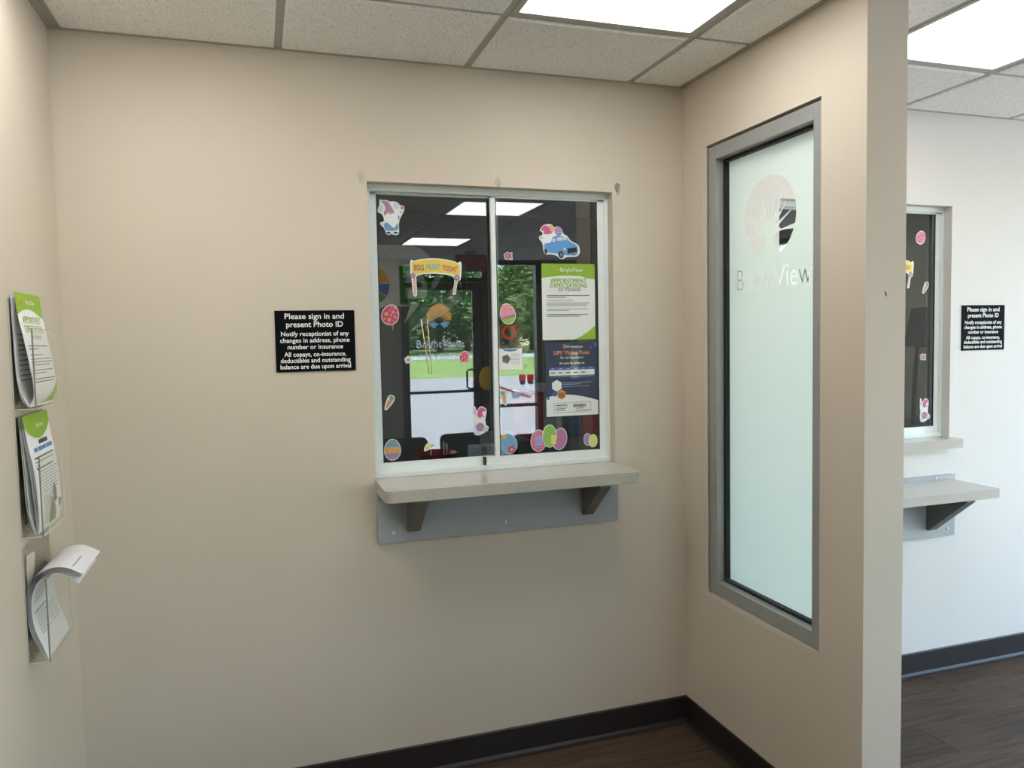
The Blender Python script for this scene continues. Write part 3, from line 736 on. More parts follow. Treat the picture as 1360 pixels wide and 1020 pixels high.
def banner(label, x, z, y):
    k = .0027/4.855; s = Sticker(label, 'banner_sticker', x, z, y, 524, 709, k, GS)
    s.poly('backing', [(368,618),(378,612),(388,622),(420,609),(530,600),(640,614),(674,632),(680,620),(692,622),(697,640),(690,720),(684,740),(668,742),(655,820),(644,832),(632,822),(648,745),(645,718),(600,702),(520,697),(440,702),(405,712),(402,728),(408,830),(396,842),(380,832),(374,728),(366,705)], 'white')
    s.poly('post', [(382,720),(396,720),(402,828),(388,832)], 'wood', 2).poly('post', [(654,730),(666,730),(650,818),(638,820)], 'wood', 2)
    s.poly('banner', [(376,630),(420,616),(530,607),(640,621),(687,645),(680,711),(600,695),(520,690),(440,695),(377,709)], 'yellow', 2)
    for i in range(1): s.flower('star', 383, 712, 17, 'purple', 3).flower('star', 664, 722, 20, 'blue', 3)
    s.done()
    for w, u, v, c, sx in (('EGG', 422, 664, 'plum', .68), ('HUNT', 512, 657, 'teal', .66), ('TODAY', 618, 668, 'rose', .58)):
        q = s.P(u, v); text(w, .0265, (q[0], y-.0013, q[1]), RB if w != 'TODAY' else (PI/2, .10, 0), ink(c), s.t, bold=.03, sx=sx)
    return s
def dot_egg(label, x, z, y):
    s = Sticker(label, 'egg_sticker', x, z, y, 250, 835, .0026/8.5, GS)
    s.ell('backing', 250, 835, 99, 118, 'white', 1, 18, eggy=.08).ell('shell', 250, 835, 91, 110, 'magenta', 2, 18, eggy=.08)
    for u, v, r, c in ((205,825,21,'orange'),(280,805,17,'lilac'),(235,890,21,'lilac'),(300,862,15,'lilac'),(258,838,11,'yellow'),(245,787,9,'yellow'),(303,757,11,'yellow'),(322,818,8,'yellow'),(195,875,8,'yellow'),(266,755,8,'pink'),(282,905,8,'yellow'),(222,932,13,'yellow'),(180,880,10,'purple')):
        s.ell('dot', u, v, r, r, c, 3, n=12)
    return s.done()
def small_egg(label, x, z, y, k=1.0, col='rose'):
    s = Sticker(label, 'egg_sticker', x, z, y, 680, 252, .0026/4.635*k, GS)
    s.ell('backing', 680, 252, 34, 40, 'white', 1, 25, eggy=.08).ell('shell', 680, 252, 30, 35, col, 2, 25, eggy=.08)
    for u, v in ((680,252),(668,238),(690,232),(700,252),(664,262),(682,274),(696,268),(676,222)): s.ell('dot', u, v, 5, 5, 'salmon', 3, n=10)
    return s.done()
def flower_st(label, x, z, y, col, leaf, r=22):
    s = Sticker(label, 'flower_sticker', x, z, y, 0, 0, .0026/4.635*r/22, GS)
    for i in range(5):
        a = 2*PI*i/5-.3; s.ell('backing', 12*math.cos(a), 12*math.sin(a), 13, 13, 'white', 1, n=12)
    if leaf: s.poly('leaf_backing', [(10,-18),(34,-24),(28,-4),(34,26),(16,22),(8,8)], 'white', 2).poly('leaf', [(14,-15),(29,-20),(24,-2),(29,21),(17,17)], 'green', 3)
    for i in range(5):
        a = 2*PI*i/5-.3; s.ell('petal', 11*math.cos(a), 11*math.sin(a), 9.5, 9.5, col, 4, n=12)
    s.ell('centre', 0, 0, 5.5, 5.5, 'grey' if col == 'white' else 'lemon', 5, n=12)
    return s.done()
def carrot(label, x, z, y, rot=0.0):
    s = Sticker(label, 'carrot_sticker', x, z, y, 230, 535, .0026/4.635, GS)
    c, d = math.cos(rot), math.sin(rot)
    R = lambda L: [(230+(u-230)*c-(v-535)*d, 535+(u-230)*d+(v-535)*c) for u, v in L]
    s.poly('backing', R([(195,575),(205,530),(222,492),(240,484),(264,498),(260,522),(237,553),(208,582)]), 'white')
    s.poly('root', R([(202,570),(212,532),(230,512),(247,526),(230,550),(208,574)]), 'carrot', 2)
    s.poly('leaves', R([(228,513),(228,496),(240,488),(248,498),(260,500),(252,520),(246,527)]), 'green', 3)
    return s.done()
def stripe_egg(label, x, z, y):
    s = Sticker(label, 'egg_sticker', x, z, y, 188, 325, .0026/8.5, GS)
    s.ell('backing', 188, 325, 96, 123, 'white', 1, eggy=.08).band('green_cap', 188, 325, 88, 115, -115, -78, 'green').band('blue_band', 188, 325, 88, 115, -78, -30, 'blue')
    s.band('yellow_band', 188, 325, 88, 115, -30, 38, 'orange').band('purple_base', 188, 325, 88, 115, 38, 115, 'purple')
    for u in (120, 165, 205, 255): s.flower('bloom', u, 328+6*(u % 2), 16, 'carrot', 3)
    return s.done()
def yellow_flower(label, x, z, y):
    s = Sticker(label, 'flower_sticker', x, z, y, 597, 285, .0026/8.5, GS)
    s.poly('backing', [(535,335),(540,285),(570,240),(590,252),(655,250),(645,285),(615,300),(590,318)], 'white').poly('petals', [(545,325),(550,288),(572,250),(592,262),(628,262),(618,290),(588,308)], 'lemon', 2)
    s.poly('leaf', [(625,262),(648,256),(640,282),(622,288)], 'green', 3).ell('centre', 583, 285, 13, 13, 'yellow', 3); return s.done()
def bunny(label, x, z, y):
    s = Sticker(label, 'bunny_sticker', x, z, y, 783, 648, .0026/4.635, GS)
    s.poly('backing', [(735,562),(748,552),(762,590),(775,562),(795,555),(825,575),(824,605),(815,640),(818,680),(840,690),(832,715),(795,735),(765,745),(742,738),(736,715),(742,660),(735,620),(738,595)], 'white')
    s.ell('ear', 749, 588, 8, 26, 'pale', 2, -6).ell('ear_lining', 749, 590, 4, 18, 'salmon', 3, -6)
    s.poly('hat', [(762,628),(764,585),(788,560),(818,577),(820,592),(802,588),(793,602),(798,615),(816,628),(790,622)], 'hat', 3)
    s.ell('beard', 776, 645, 33, 20, 'white', 4).ell('nose', 780, 628, 8, 6, 'peach', 5)
    s.ell('egg', 779, 690, 29, 28, 'purple', 5)
    for i in range(4): s.poly('egg_stripe', [(756+12*i,706-2*i),(760+12*i,710-2*i),(778+9*i,672+3*i),(774+9*i,669+3*i)], 'pink', 6)
    s.ell('foot', 757, 727, 18, 13, 'pale', 6).ell('foot', 815, 706, 18, 17, 'pale', 6); return s.done()
yl, yr = GL_L-.0002, GL_R-.0002
gnome('gnome sticker with mauve bunny-eared hat at the top of the near pane', -1.087, 1.922, yl)
banner('yellow EGG HUNT TODAY banner sticker on the window above the counter with rounded corners', -.939, 1.727, yl)
dot_egg('magenta egg sticker with yellow and lilac dots at the outer edge of the gnome pane', -1.099, 1.592, yl)
small_egg('small red speckled egg sticker below the banner, near the middle mullion', -.841, 1.441, yl)
flower_st('small white flower sticker with a grey centre', -1.042, 1.436, yl, 'white', False)
carrot('carrot sticker above the striped blue and yellow egg', -1.110, 1.29, yl)
stripe_egg('egg sticker banded blue, yellow and purple in the lower corner of the gnome pane', -1.105, 1.127, yl)
yellow_flower('small yellow flower sticker low beside the banded egg', -.976, 1.128, yl)
bunny('bunny sticker with pink hat holding a purple egg, by the middle mullion', -.787, 1.212, yl)
s = Sticker('blue car sticker carrying a gnome and eggs above the green-topped poster', 'car_sticker', -.48, 1.848, yr, 882, 612, .0028/8.5, GS)
s.poly('backing', [(642,492),(688,428),(740,418),(790,415),(825,455),(860,433),(912,455),(928,525),(968,533),(1012,595),(1112,635),(1128,720),(1095,762),(1040,768),(960,768),(920,798),(880,793),(850,757),(760,742),(720,753),(688,715),(683,622),(638,580),(645,545),(685,538),(680,500)], 'white')
s.poly('car_body', [(695,625),(780,622),(790,560),(850,540),(960,545),(1000,600),(1092,640),(1104,720),(1060,748),(950,757),(860,737),(740,727),(700,700)], 'car', 2)
s.poly('car_window', [(850,562),(905,552),(915,590),(845,596)], 'pale', 3).poly('car_window', [(916,550),(955,550),(970,585),(926,589)], 'pale', 3).poly('car_window', [(797,572),(828,568),(830,605),(793,610)], 'pale', 3)
s.poly('grille', [(970,677),(1080,662),(1086,714),(974,734)], 'black', 3).poly('bumper', [(1000,742),(1085,728),(1090,742),(1040,758)], 'grey', 3)
s.ell('wheel', 895, 747, 31, 41, 'black', 3, -15).ell('wheel_hub', 898, 747, 15, 22, 'grey', 4, -15).ell('wheel', 716, 713, 16, 28, 'black', 3, -12).ell('headlight', 940, 685, 13, 15, 'lemon', 3)
s.ell('rear_egg', 782, 468, 40, 44, 'peach', 2).poly('hat', [(655,490),(690,435),(735,430),(770,470),(800,522),(690,532),(700,490)], 'hat', 3)
s.ell('spotted_egg', 872, 492, 47, 50, 'purple', 2)
for u, v in ((855,475),(880,468),(900,485),(862,500),(885,505),(845,515),(905,510)): s.ell('spot', u, v, 5, 5, 'white', 3, n=8)
s.poly('beard', [(692,548),(740,530),(785,538),(792,590),(760,627),(710,602)], 'white', 4).ell('hand', 665, 565, 22, 20, 'tail', 2); s.done()
flower_st('pink flower sticker with a pale leaf beside the middle mullion, above the half pink egg', -.68, 1.796, yr, 'pink', True, 23)
s = Sticker('egg sticker pink above and green below, beside the green-topped poster', 'egg_sticker', -.684, 1.591, yr, 205, 740, .0028/8.5, GS)
s.ell('backing', 205, 740, 89, 116, 'white', 1, -14, eggy=.08).band('pink_top', 205, 740, 82, 109, -109, 8, 'salmon', 2, -14).band('blue_band', 205, 740, 82, 109, 8, 28, 'lilac', 2, -14).band('red_band', 205, 740, 82, 109, 28, 48, 'rose', 2, -14).band('green_base', 205, 740, 82, 109, 48, 109, 'lime', 2, -14)
for u, v in ((165,690),(200,650),(235,700),(180,720),(215,690),(250,690),(150,665)): s.ell('dot', u, v, 6, 6, 'rose', 3, n=8)
s.done()
carrot('carrot sticker pointing down beside the dark blue pickup poster', -.702, 1.292, yr, -.75)
s = Sticker('blue egg sticker with a pink bloom at its foot, low by the middle mullion', 'egg_sticker', -.690, 1.126, yr, 213, 410, .0028/8.5, GS)
s.ell('backing', 213, 410, 96, 118, 'white', 1, -20, eggy=.08).ell('shell', 213, 410, 89, 111, 'egg', 2, -20, eggy=.08).ell('orange_patch', 163, 333, 34, 20, 'orange', 3, -30).flower('bloom', 245, 478, 46, 'rose', 3); s.done()
s = Sticker('group of three eggs sticker, pink, green and purple, under the pickup poster', 'egg_sticker', -.534, 1.136, yr, 670, 365, .0029/8.5, GS)
s.ell('backing', 550, 385, 91, 120, 'white', 1, eggy=.06).ell('backing', 795, 380, 86, 122, 'white', 1, 12, eggy=.06)
s.ell('backing', 675, 342, 84, 126, 'white', 5).ell('pink_egg', 550, 385, 83, 112, 'pink', 3, eggy=.06).ell('purple_egg', 795, 380, 78, 114, 'purple', 3, 12, eggy=.06).ell('green_egg', 675, 342, 77, 118, 'lime', 6, eggy=.06)
for i in range(7): s.band('pink_weave', 550, 385, 80, 110, -95+28*i, -90+28*i, 'salmon', 4)
for i in range(7): s.band('pink_stripe', 795, 380, 76, 112, -96+28*i, -84+28*i, 'pink', 4, 12)
for i in range(9):
    for j in range(5): s.ell('green_dot', 620+28*j+14*(i % 2), 250+24*i, 5, 5, 'lemon', 7, n=6) if abs(620+28*j+14*(i % 2)-675) < 62*math.sqrt(max(0, 1-((250+24*i-342)/112)**2)) else None
s.poly('letter_tile', [(498,335),(585,330),(590,440),(503,445)], 'lilac', 7).poly('letter_tile', [(690,335),(748,333),(748,430),(692,434)], 'lemon', 8)
s.done()
s = Sticker('pair of small eggs sticker, purple and yellow, low in the corner of the poster pane', 'egg_sticker', -.369, 1.119, yr, 1138, 380, .003/8.5, GS)
s.ell('backing', 1105, 370, 46, 66, 'white', 1).ell('purple_egg', 1105, 370, 40, 60, 'purple', 2).ell('backing', 1167, 388, 52, 70, 'white', 4).ell('yellow_egg', 1167, 388, 46, 63, 'lemon', 5); s.done()
# second window: the same kit again
yq = GL_R-.0002
small_egg('small pink flowered egg sticker at the top of the window beyond the partition', 1.195, 1.903, yq, 1.35, 'pink')
banner('yellow egg hunt banner sticker half hidden behind the partition edge', 1.062, 1.752, yq)
carrot('carrot sticker on the window beyond the partition', 1.225, 1.687, yq)
flower_st('pink flower sticker on the window beyond the partition, above the bunny', 1.212, 1.388, yq, 'pink', True, 24)
bunny('bunny sticker low on the window beyond the partition', 1.227, 1.156, yq)

# ------------------------------------------------------------------ posters behind clear sleeves on the right-hand pane
yp = GL_R-.0006
def poster_base(name, label, x0, x1, z0, z1, m):
    t = thing(name, label, 'poster', ((x0+x1)/2, yp, z0)); MB().box(x0, x1, yp-.0004, yp, z0, z1).build('sheet', m, t); return t
def flat(t, part, pts, m, lay):
    ar = sum(pts[i][0]*pts[(i+1) % len(pts)][1]-pts[(i+1) % len(pts)][0]*pts[i][1] for i in range(len(pts)))
    return MB().prism(pts if ar > 0 else pts[::-1], yp-.0004-.0003*lay, yp-.0004-.0003*(lay-1), 'y').build(part, m, t)
def bars(t, part, rows, m, lay=2):
    mb = MB()
    for x0, x1, z, h in rows: mb.box(x0, x1, yp-.0004-.0003*lay, yp-.0004-.0003*(lay-1), z-h/2, z+h/2)
    o = mb.build(part, m, t); o['kind'] = 'stuff'
px0, px1, pz0, pz1 = -.552, -.343, 1.4945, 1.771
t = poster_base('appointment_poster', 'white appointment expectations poster with lime green header taped to the glass', px0, px1, pz0, pz1, PAPER)
arc = [(px0+(px1-px0)*i/16, pz1-.052+.009*math.sin(PI*i/16)*1.0-(.004 if i > 12 else 0)) for i in range(17)]
flat(t, 'green_header', [(px0, pz1), (px0, arc[0][1])]+arc[1:]+[(px1, pz1)], GREEN, 1)
flat(t, 'green_corner', [(px1-.088, pz0), (px1, pz0), (px1, pz0+.050), (px1-.03, pz0+.028), (px1-.06, pz0+.010)], GREEN, 1)
xc = (px0+px1)/2
text('BrightView', .020, (xc+.012, yp-.0013, pz1-.0225), RB, LETTER, t)
for k, c in ((0, 'orange'), (1, 'rose'), (2, 'white')): flat(t, 'emblem', [(xc-.037+(.006-.0018*k)*math.cos(2*PI*i/14), pz1-.022+(.006-.0018*k)*math.sin(2*PI*i/14)) for i in range(14)], ink(c), 2+k)
for q in (-.00045, .00045): text('APPOINTMENT', .0225, (xc+q, yp-.0012-q*.5, pz1-.062), RB, GREEN, t, sx=.93); text('EXPECTATIONS', .0225, (xc+q, yp-.0012-q*.5, pz1-.0795), RB, GREEN, t, sx=.91)
text('for Patients', .019, (xc+.002, yp-.0014, pz1-.093), RB, INK, t, shear=.3)
bars(t, 'printed_lines', [(px0+.018, px1-.022, pz1-.1155, .0024), (px0+.018, xc-.01, pz1-.1215, .0022), (px0+.018, px1-.03, pz1-.184, .0022), (px0+.018, px1-.06, pz1-.190, .0026)], INKD)
bars(t, 'printed_lines', [(px0+.018, px1-.085, pz1-.133, .0017)]+[(px0+.018, px1-.022-.006*(i % 3), pz1-.1415-.0055*i, .0017) for i in range(3)]+[(px0+.018, px1-.028, pz1-.164, .0017), (px0+.018, xc, pz1-.170, .0017)], INK)
sl = CLEARA
MB().box(px0-.012, px1+.006, yp-.0024, yp-.0019, pz0-.008, pz1+.004).build('clear_sleeve', sl, t)
t = poster_base('small_notice', 'small white notice with a blue header on the glass beside the half pink egg', -.722, -.632, 1.392, 1.467, PAPER)
flat(t, 'blue_header', [(-.707, 1.465), (-.700, 1.459), (-.677, 1.456), (-.655, 1.459), (-.647, 1.465)], mat('bright_blue_ink', (70, 130, 190), .5), 1)
for i in range(5): flat(t, 'grey_bloom', [(-.693+.009*math.cos(2*PI*i/5)+.008*math.cos(2*PI*k/10), 1.43+.009*math.sin(2*PI*i/5)+.008*math.sin(2*PI*k/10)) for k in range(10)], mat('dusty_pink_ink', (150, 132, 140), .5), 1)
bars(t, 'printed_lines', [(-.675, -.642, 1.447-.0065*i, .0014) for i in range(6)], mat('pale_ink', (160, 166, 186), .5))
for zz in (1.462, 1.404): MB().tube([(-.618, yp, zz), (-.618, yp-.003, zz)], .0085, 14).build('clear_disc', HK, t)
qx0, qx1, qz0, qz1 = -.542, -.335, 1.2145, 1.485
t = poster_base('pickup_poster', 'dark blue pickup point poster with orange title taped under the green-topped poster', qx0, qx1, qz0, qz1, NAVY)
xc = (qx0+qx1)/2
foot = [(qx0, qz0)]+[(qx1, qz0)]+[(qx1-(qx1-qx0)*i/16, qz0+.0455+.0335*math.sin(PI*min(1, (.10+.9*i/16))/1.45)*(1 if i < 14 else 1-.03*(i-13))) for i in range(17)]
flat(t, 'white_foot', foot, PAPER, 1)
text('UPS Healthcare', .0125, (xc+.008, yp-.0010, qz1-.0165), RB, LETTER, t, sx=.9); flat(t, 'shield', [(xc-.030+a*.0065, qz1-.015+b*.0075) for a, b in ((-.8,.8),(0,1),(.8,.8),(.85,-.1),(.5,-.7),(0,-1),(-.5,-.7),(-.85,-.1))], ink('orange'), 1)
flat(t, 'shield_mark', [(xc-.030+a*.004, qz1-.0155+b*.0045) for a, b in ((-.8,.6),(.8,.6),(.8,-.2),(0,-1),(-.8,-.2))], mat('brown_ink', (98, 62, 34), .5), 2)
text('UPS', .0205, (xc-.056, yp-.0010, qz1-.0385), RB, mat('salmon_ink', (244, 152, 104), .5), t, bold=.01, sx=.95); text('\u00ae', .010, (xc-.0325, yp-.0010, qz1-.0345), RB, mat('salmon_ink', (244, 152, 104)), t); text('Pickup Point', .0205, (xc+.022, yp-.0010, qz1-.0385), RB, mat('salmon_ink', (244, 152, 104)), t, bold=.01, sx=.92)
text('for Lab Specimens', .0135, (xc, yp-.0010, qz1-.056), RB, LETTER, t, sx=.92); text('Be ready for pickup by', .0108, (xc, yp-.0010, qz1-.0765), RB, LETTER, t, bold=.01)
flat(t, 'table_head', [(qx0+.013, qz1-.101), (qx1-.014, qz1-.101), (qx1-.014, qz1-.091), (qx0+.013, qz1-.091)], mat('royal_blue_ink', (64, 98, 168), .5), 1)
flat(t, 'table_row', [(qx0+.013, qz1-.121), (qx1-.014, qz1-.121), (qx1-.014, qz1-.101), (qx0+.013, qz1-.101)], PAPER, 1)
cw_ = (qx1-qx0-.027)/6
bars(t, 'table_print', [(qx0+.013+cw_*i+.006, qx0+.013+cw_*i+.022, qz1-.111, .004) for i in range(5)], INKD); bars(t, 'table_print', [(qx0+.013+cw_*i+.010, qx0+.013+cw_*i+.019, qz1-.096, .002) for i in range(6)], LETTER)
bars(t, 'table_rule', [(qx0+.0128+cw_*i, qx0+.0134+cw_*i, qz1-.111, .018) for i in range(1, 6)], INK)
def hexa(cx, cz, r): return [(cx+r*math.cos(PI/2+PI/3*i), cz+r*math.sin(PI/2+PI/3*i)) for i in range(6)]
flat(t, 'white_hexagon', hexa(qx0+.042, qz1-.158, .0215), PAPER, 1); flat(t, 'orange_hexagon', hexa(qx0+.060, qz1-.191, .0185), mat('orange_ink', (236, 160, 72), .5), 2)
bars(t, 'hexagon_print', [(qx0+.048, qx0+.072, qz1-.186-.005*i, .0022) for i in range(4)], INKD, 3)
def disc(cx, cz, r, n=16): return [(cx+r*math.cos(2*PI*i/n), cz+r*math.sin(2*PI*i/n)) for i in range(n)]
for cx, cz, r in ((qx0+.033, qz1-.187, .010), (qx0+.007, qz1-.203, .0055), (qx1-.0095, qz1-.010, .0085), (qx1-.029, qz1-.021, .0045)): flat(t, 'blue_dot', disc(cx, cz, r), mat('royal_blue_ink', (64, 98, 168), .5), 2)
bars(t, 'printed_lines', [(qx0+.066, qx1-.028, qz1-.148, .002), (qx0+.066, qx1-.07, qz1-.154, .0022), (qx0+.066, qx1-.035, qz1-.162, .0016), (qx0+.018, qx1-.02, qz1-.1255, .0014)], mat('pale_ink', (160, 166, 186), .5))
fx0, fx1, fz0, fz1 = qx0+.029, qx1-.030, qz1-.257, qz1-.222
bars(t, 'label_outline', [(fx0, fx1, fz1, .0009), (fx0, fx1, fz0, .0009), (fx0, fx0+.0009, (fz0+fz1)/2, fz1-fz0), (fx1-.0009, fx1, (fz0+fz1)/2, fz1-fz0)], INKD)
bars(t, 'printed_lines', [(fx0+.008, fx0+.052, fz1-.008, .003), (fx0+.008, fx0+.056, fz1-.015, .0017), (fx0+.008, fx0+.044, fz1-.021, .0022), (fx0+.008, fx0+.045, fz1-.027, .0022), (fx0+.088, fx0+.118, fz1-.022, .002), (fx0+.085, fx1-.002, fz1-.030, .002)], INKD)
random.seed(3); xx = fx0+.076; rows = []
while xx < fx0+.128: w = random.choice((.0008, .0014, .002)); rows.append((xx, xx+w, fz1-.012, .011)); xx += w+random.choice((.0007, .0012))
bars(t, 'barcode', rows, INKD)
MB().box(qx0-.008, qx1+.004, yp-.0034, yp-.0029, qz0-.003, qz1+.003).build('clear_sleeve', sl, t)

# ------------------------------------------------------------------ office behind the glass
OY = 3.2
MURAL_A = [(-.86, 2.214), (-.402, 2.221), (-.322, 2.184), (-.249, 2.111), (-.164, 2.016), (-.225, 1.913), (-.344, 1.799), (-.481, 1.63), (-.432, 1.76), (-.534, 1.76), (-.568, 1.575), (-.601, 1.772), (-.658, 1.744), (-.668, 1.408), (-.86, 1.412)]
MURAL_B = [(-.431, 1.573), (-.258, 1.753), (-.035, 1.959), (-.014, 1.827), (-.172, 1.695)]
struct('floor_office', MB().box(-2.4, RX+.12, BK, OY+.1, -.09, 0), mat('office_carpet', (84, 84, 86), .95, .15, 80))
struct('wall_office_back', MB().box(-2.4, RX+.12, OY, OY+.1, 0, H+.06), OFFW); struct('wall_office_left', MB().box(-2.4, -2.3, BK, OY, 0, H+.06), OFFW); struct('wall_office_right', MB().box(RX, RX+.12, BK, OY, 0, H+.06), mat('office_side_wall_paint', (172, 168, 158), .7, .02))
struct('trim_4', MB().bbox(-1.3, -.17, BK, .50, .985, 1.02), mat('office_counter_laminate', (70, 70, 72), .4, .03))
t = thing('wall_mural', 'pale beige sunray mural on the dark office wall behind the banner sticker', 'mural', (-.6, OY, 1.9))
MUR = mat('pale_mural_paint', (206, 200, 188), .6, .02)
for q in (MURAL_A, MURAL_B): MB().prism(q[::-1], OY-.004, OY, 'y').build('pale_field', MUR, t)
t = thing('wall_emblem', 'round orange, blue and green emblem on the office wall behind the glass', 'wall emblem', (-.735, OY, 1.92))
def wedge(cx, cz, r, a0, a1, n=14): return [(cx, cz)]+[(cx+r*math.cos(math.radians(a0+(a1-a0)*i/n)), cz+r*math.sin(math.radians(a0+(a1-a0)*i/n))) for i in range(n+1)]
for part, a0, a1, c in (('orange_field', 8, 172, (232, 150, 40)), ('blue_field', -32, 4, (52, 100, 160)), ('blue_field', 176, 212, (52, 100, 160)), ('green_field', -145, -35, (76, 130, 52))):
    MB().prism(wedge(-.735, 1.92, .15, a0, a1), OY-.008, OY, 'y').build(part, mat('emblem_%d' % a0, c, .5), t)
t = thing('wall_letters', 'large dark green letters on the office wall behind the glass', 'wall lettering', (-.36, OY, 1.76))
DG = mat('dark_green_letter', (62, 104, 40), .5)
for x, w, q in ((-.435, 'E', 1.05), (-.285, 'Y', .72), (-.075, 'N', .85)): text(w, .41, (x, OY-.012, 1.905), RB, DG, t, name='letter', ext=.006, sx=q)
t = thing('ceiling_light', 'added square ceiling light, unseen, to brighten the office wall behind the stickered window', 'ceiling light', (-1.65, 2.35, H+.02), 'square ceiling lights')  # added lamp, unseen; brightens the emblem and the office back wall
f = MB()
for q in ((-1.95, -1.93, 2.05, 2.65), (-1.37, -1.35, 2.05, 2.65), (-1.93, -1.37, 2.05, 2.07), (-1.93, -1.37, 2.63, 2.65)): f.box(*q, H+.02, H+.05)
f.build('frame', TBAR, t); MB().box(-1.93, -1.37, 2.07, 2.63, H+.03, H+.04).build('diffuser', LENSO, t)
t = thing('ceiling_light', 'added square ceiling light, unseen, to brighten the office behind the window beyond the partition', 'ceiling light', (1.95, 2.35, H+.02), 'square ceiling lights')  # another added lamp, unseen; lightens the view through the far window
f = MB()
for q in ((1.65, 1.67, 2.05, 2.65), (2.23, 2.25, 2.05, 2.65), (1.67, 2.23, 2.05, 2.07), (1.67, 2.23, 2.63, 2.65)): f.box(*q, H+.02, H+.05)
f.build('frame', TBAR, t); MB().box(1.67, 2.23, 2.07, 2.63, H+.03, H+.04).build('diffuser', LENS, t)
# file cabinet with folders
t = thing('file_cabinet', 'grey drawer cabinet seen low behind the poster pane', 'cabinet', (-.10, 1.0, 0))
CAB = mat('grey_cabinet_steel', (120, 122, 124), .5, .03)
MB().bbox(-.46, .26, .80, 1.25, 0, 1.025).build('body', CAB, t)
for i in range(4):
    for j in range(3):
        x0 = -.45+.175*i; z0 = .70+.105*j-.2
        d = MB().bbox(x0+.004, x0+.171, .788, .80, z0+.2, z0+.30).build('drawer', CAB, t)
        MB().tube([(x0+.055, .788, z0+.245), (x0+.055, .768, z0+.245), (x0+.12, .768, z0+.245), (x0+.12, .788, z0+.245)], .005, 8).build('handle', BLACKP, d)
def folder(x0, x1, h, rgb, label, name='file_folder', lean=0.0):
    t = thing(name, label, 'folder', ((x0+x1)/2, .95, 1.026), 'folders standing on the cabinet'); m = mat('cover_%d_%d_%d' % rgb, rgb, .5, .03)
    pts = [(x0, 1.026), (x1, 1.026), (x1+lean, 1.026+h), (x0+lean, 1.026+h)]
    MB().prism(pts, .83, 1.1, 'y').build('cover', m, t)
    MB().prism([(x0+.006, 1.035), (x1-.006, 1.035), (x1-.006+lean, 1.02+h), (x0+.006+lean, 1.02+h)], .828, .83, 'y').build('spine_panel', mat('spine_%d_%d_%d' % rgb, tuple(min(255, int(c*1.15)) for c in rgb), .6), t)
folder(-.325, -.262, .22, (150, 36, 44), 'red folder beside the grey binders on the office cabinet')
folder(-.255, -.205, .25, (140, 140, 140), 'wide grey binder on the office cabinet'); folder(-.200, -.168, .25, (158, 158, 156), 'narrow pale grey binder with a dark spine mark')
folder(-.162, -.135, .24, (40, 40, 46), 'black folder between the binders and the blue file'); folder(-.130, -.105, .24, (30, 92, 104), 'teal folder on the office cabinet'); folder(-.100, -.072, .25, (48, 60, 140), 'blue folder next to the big red one', lean=.01)
folder(-.064, .03, .26, (168, 26, 40), 'broad leaning red folder at the end of the row', lean=.012)
# things on the inner counter
t = thing('lollipop_bowl', 'red bowl with white sticks standing in it, behind the bottom rail of the window', 'bowl', (-.90, .30, 1.021))
RED = mat('red_plastic', (170, 26, 50), .4)
MB().lathe([(.0, .002), (.05, .0), (.07, .02), (.082, .052), (.086, .054), (.078, .050), (.066, .022), (.048, .006), (0, .006)], (-.90, .30, 1.021), 24).build('bowl', RED, t)
for x, y, h in ((-.925, .29, .078), (-.872, .30, .092), (-.858, .31, .083)): MB().tube([(x, y, 1.03), (x+.002, y+.003, 1.021+h)], .0026, 6).build('stick', LETTER, t)
t = thing('stick_cup', 'dark cup of white sticks behind the blue egg sticker', 'cup', (-.615, .30, 1.021))
MB().lathe([(0, .0), (.036, 0), (.042, .045), (.038, .045), (.033, .004), (0, .004)], (-.615, .30, 1.021), 20).build('cup', BLACKP, t)
for x, y, h, dx in ((-.640, .29, .074, -.004), (-.630, .31, .07, -.002), (-.60, .29, .075, .003), (-.592, .30, .085, .003)): MB().tube([(x, y, 1.028), (x+dx, y, 1.021+h)], .0028, 6).build('stick', LETTER, t)
t = thing('small_carton', 'small blue-grey carton with a tape strip behind the glass, beside the red bowl', 'box', (-.675, .36, 1.021))
MB().bbox(-.745, -.632, .33, .42, 1.021, 1.078, .002).build('carton', mat('blue_grey_card', (190, 214, 218), .7, .04), t); MB().box(-.712, -.690, .3294, .4206, 1.0215, 1.0786).build('tape', mat('beige_tape', (168, 156, 138), .4), t)
# second desk: monitor and chair seen through the far window
t = thing('monitor', 'dark tilted monitor screen seen edge-on through the window beyond the partition', 'monitor', (1.66, .52, 1.02))
mo = MB()
def rotbox(mb, c, sx, sy, sz, rz, ry):
    M = Matrix.Translation(c) @ Matrix.Rotation(rz, 4, 'Z') @ Matrix.Rotation(ry, 4, 'Y'); b = MB().bbox(-sx, sx, -sy, sy, -sz, sz, .004)
    return mb.add([tuple(M @ Vector(v)) for v in b.v], b.f)
rotbox(mo, (1.665, .50, 1.52), .016, .15, .10, -.5, .18).build('screen', BLACKP, t)
MB().tube([(1.68, .55, 1.02), (1.70, .56, 1.3), (1.69, .53, 1.50)], .012, 8).build('stand', mat('dark_bronze_frame', (44, 46, 50)), t)
struct('trim_5', MB().bbox(.45, 2.1, BK, .8, .985, 1.02), mat('office_counter_laminate', (70, 70, 72), .4))
t = thing('office_chair', 'blue office chair with pale arm behind the window beyond the partition', 'chair', (1.75, 1.25, 0))
BL = mat('blue_chair_fabric', (40, 52, 96), .8); GP = mat('pale_grey_plastic', (176, 176, 172), .5)
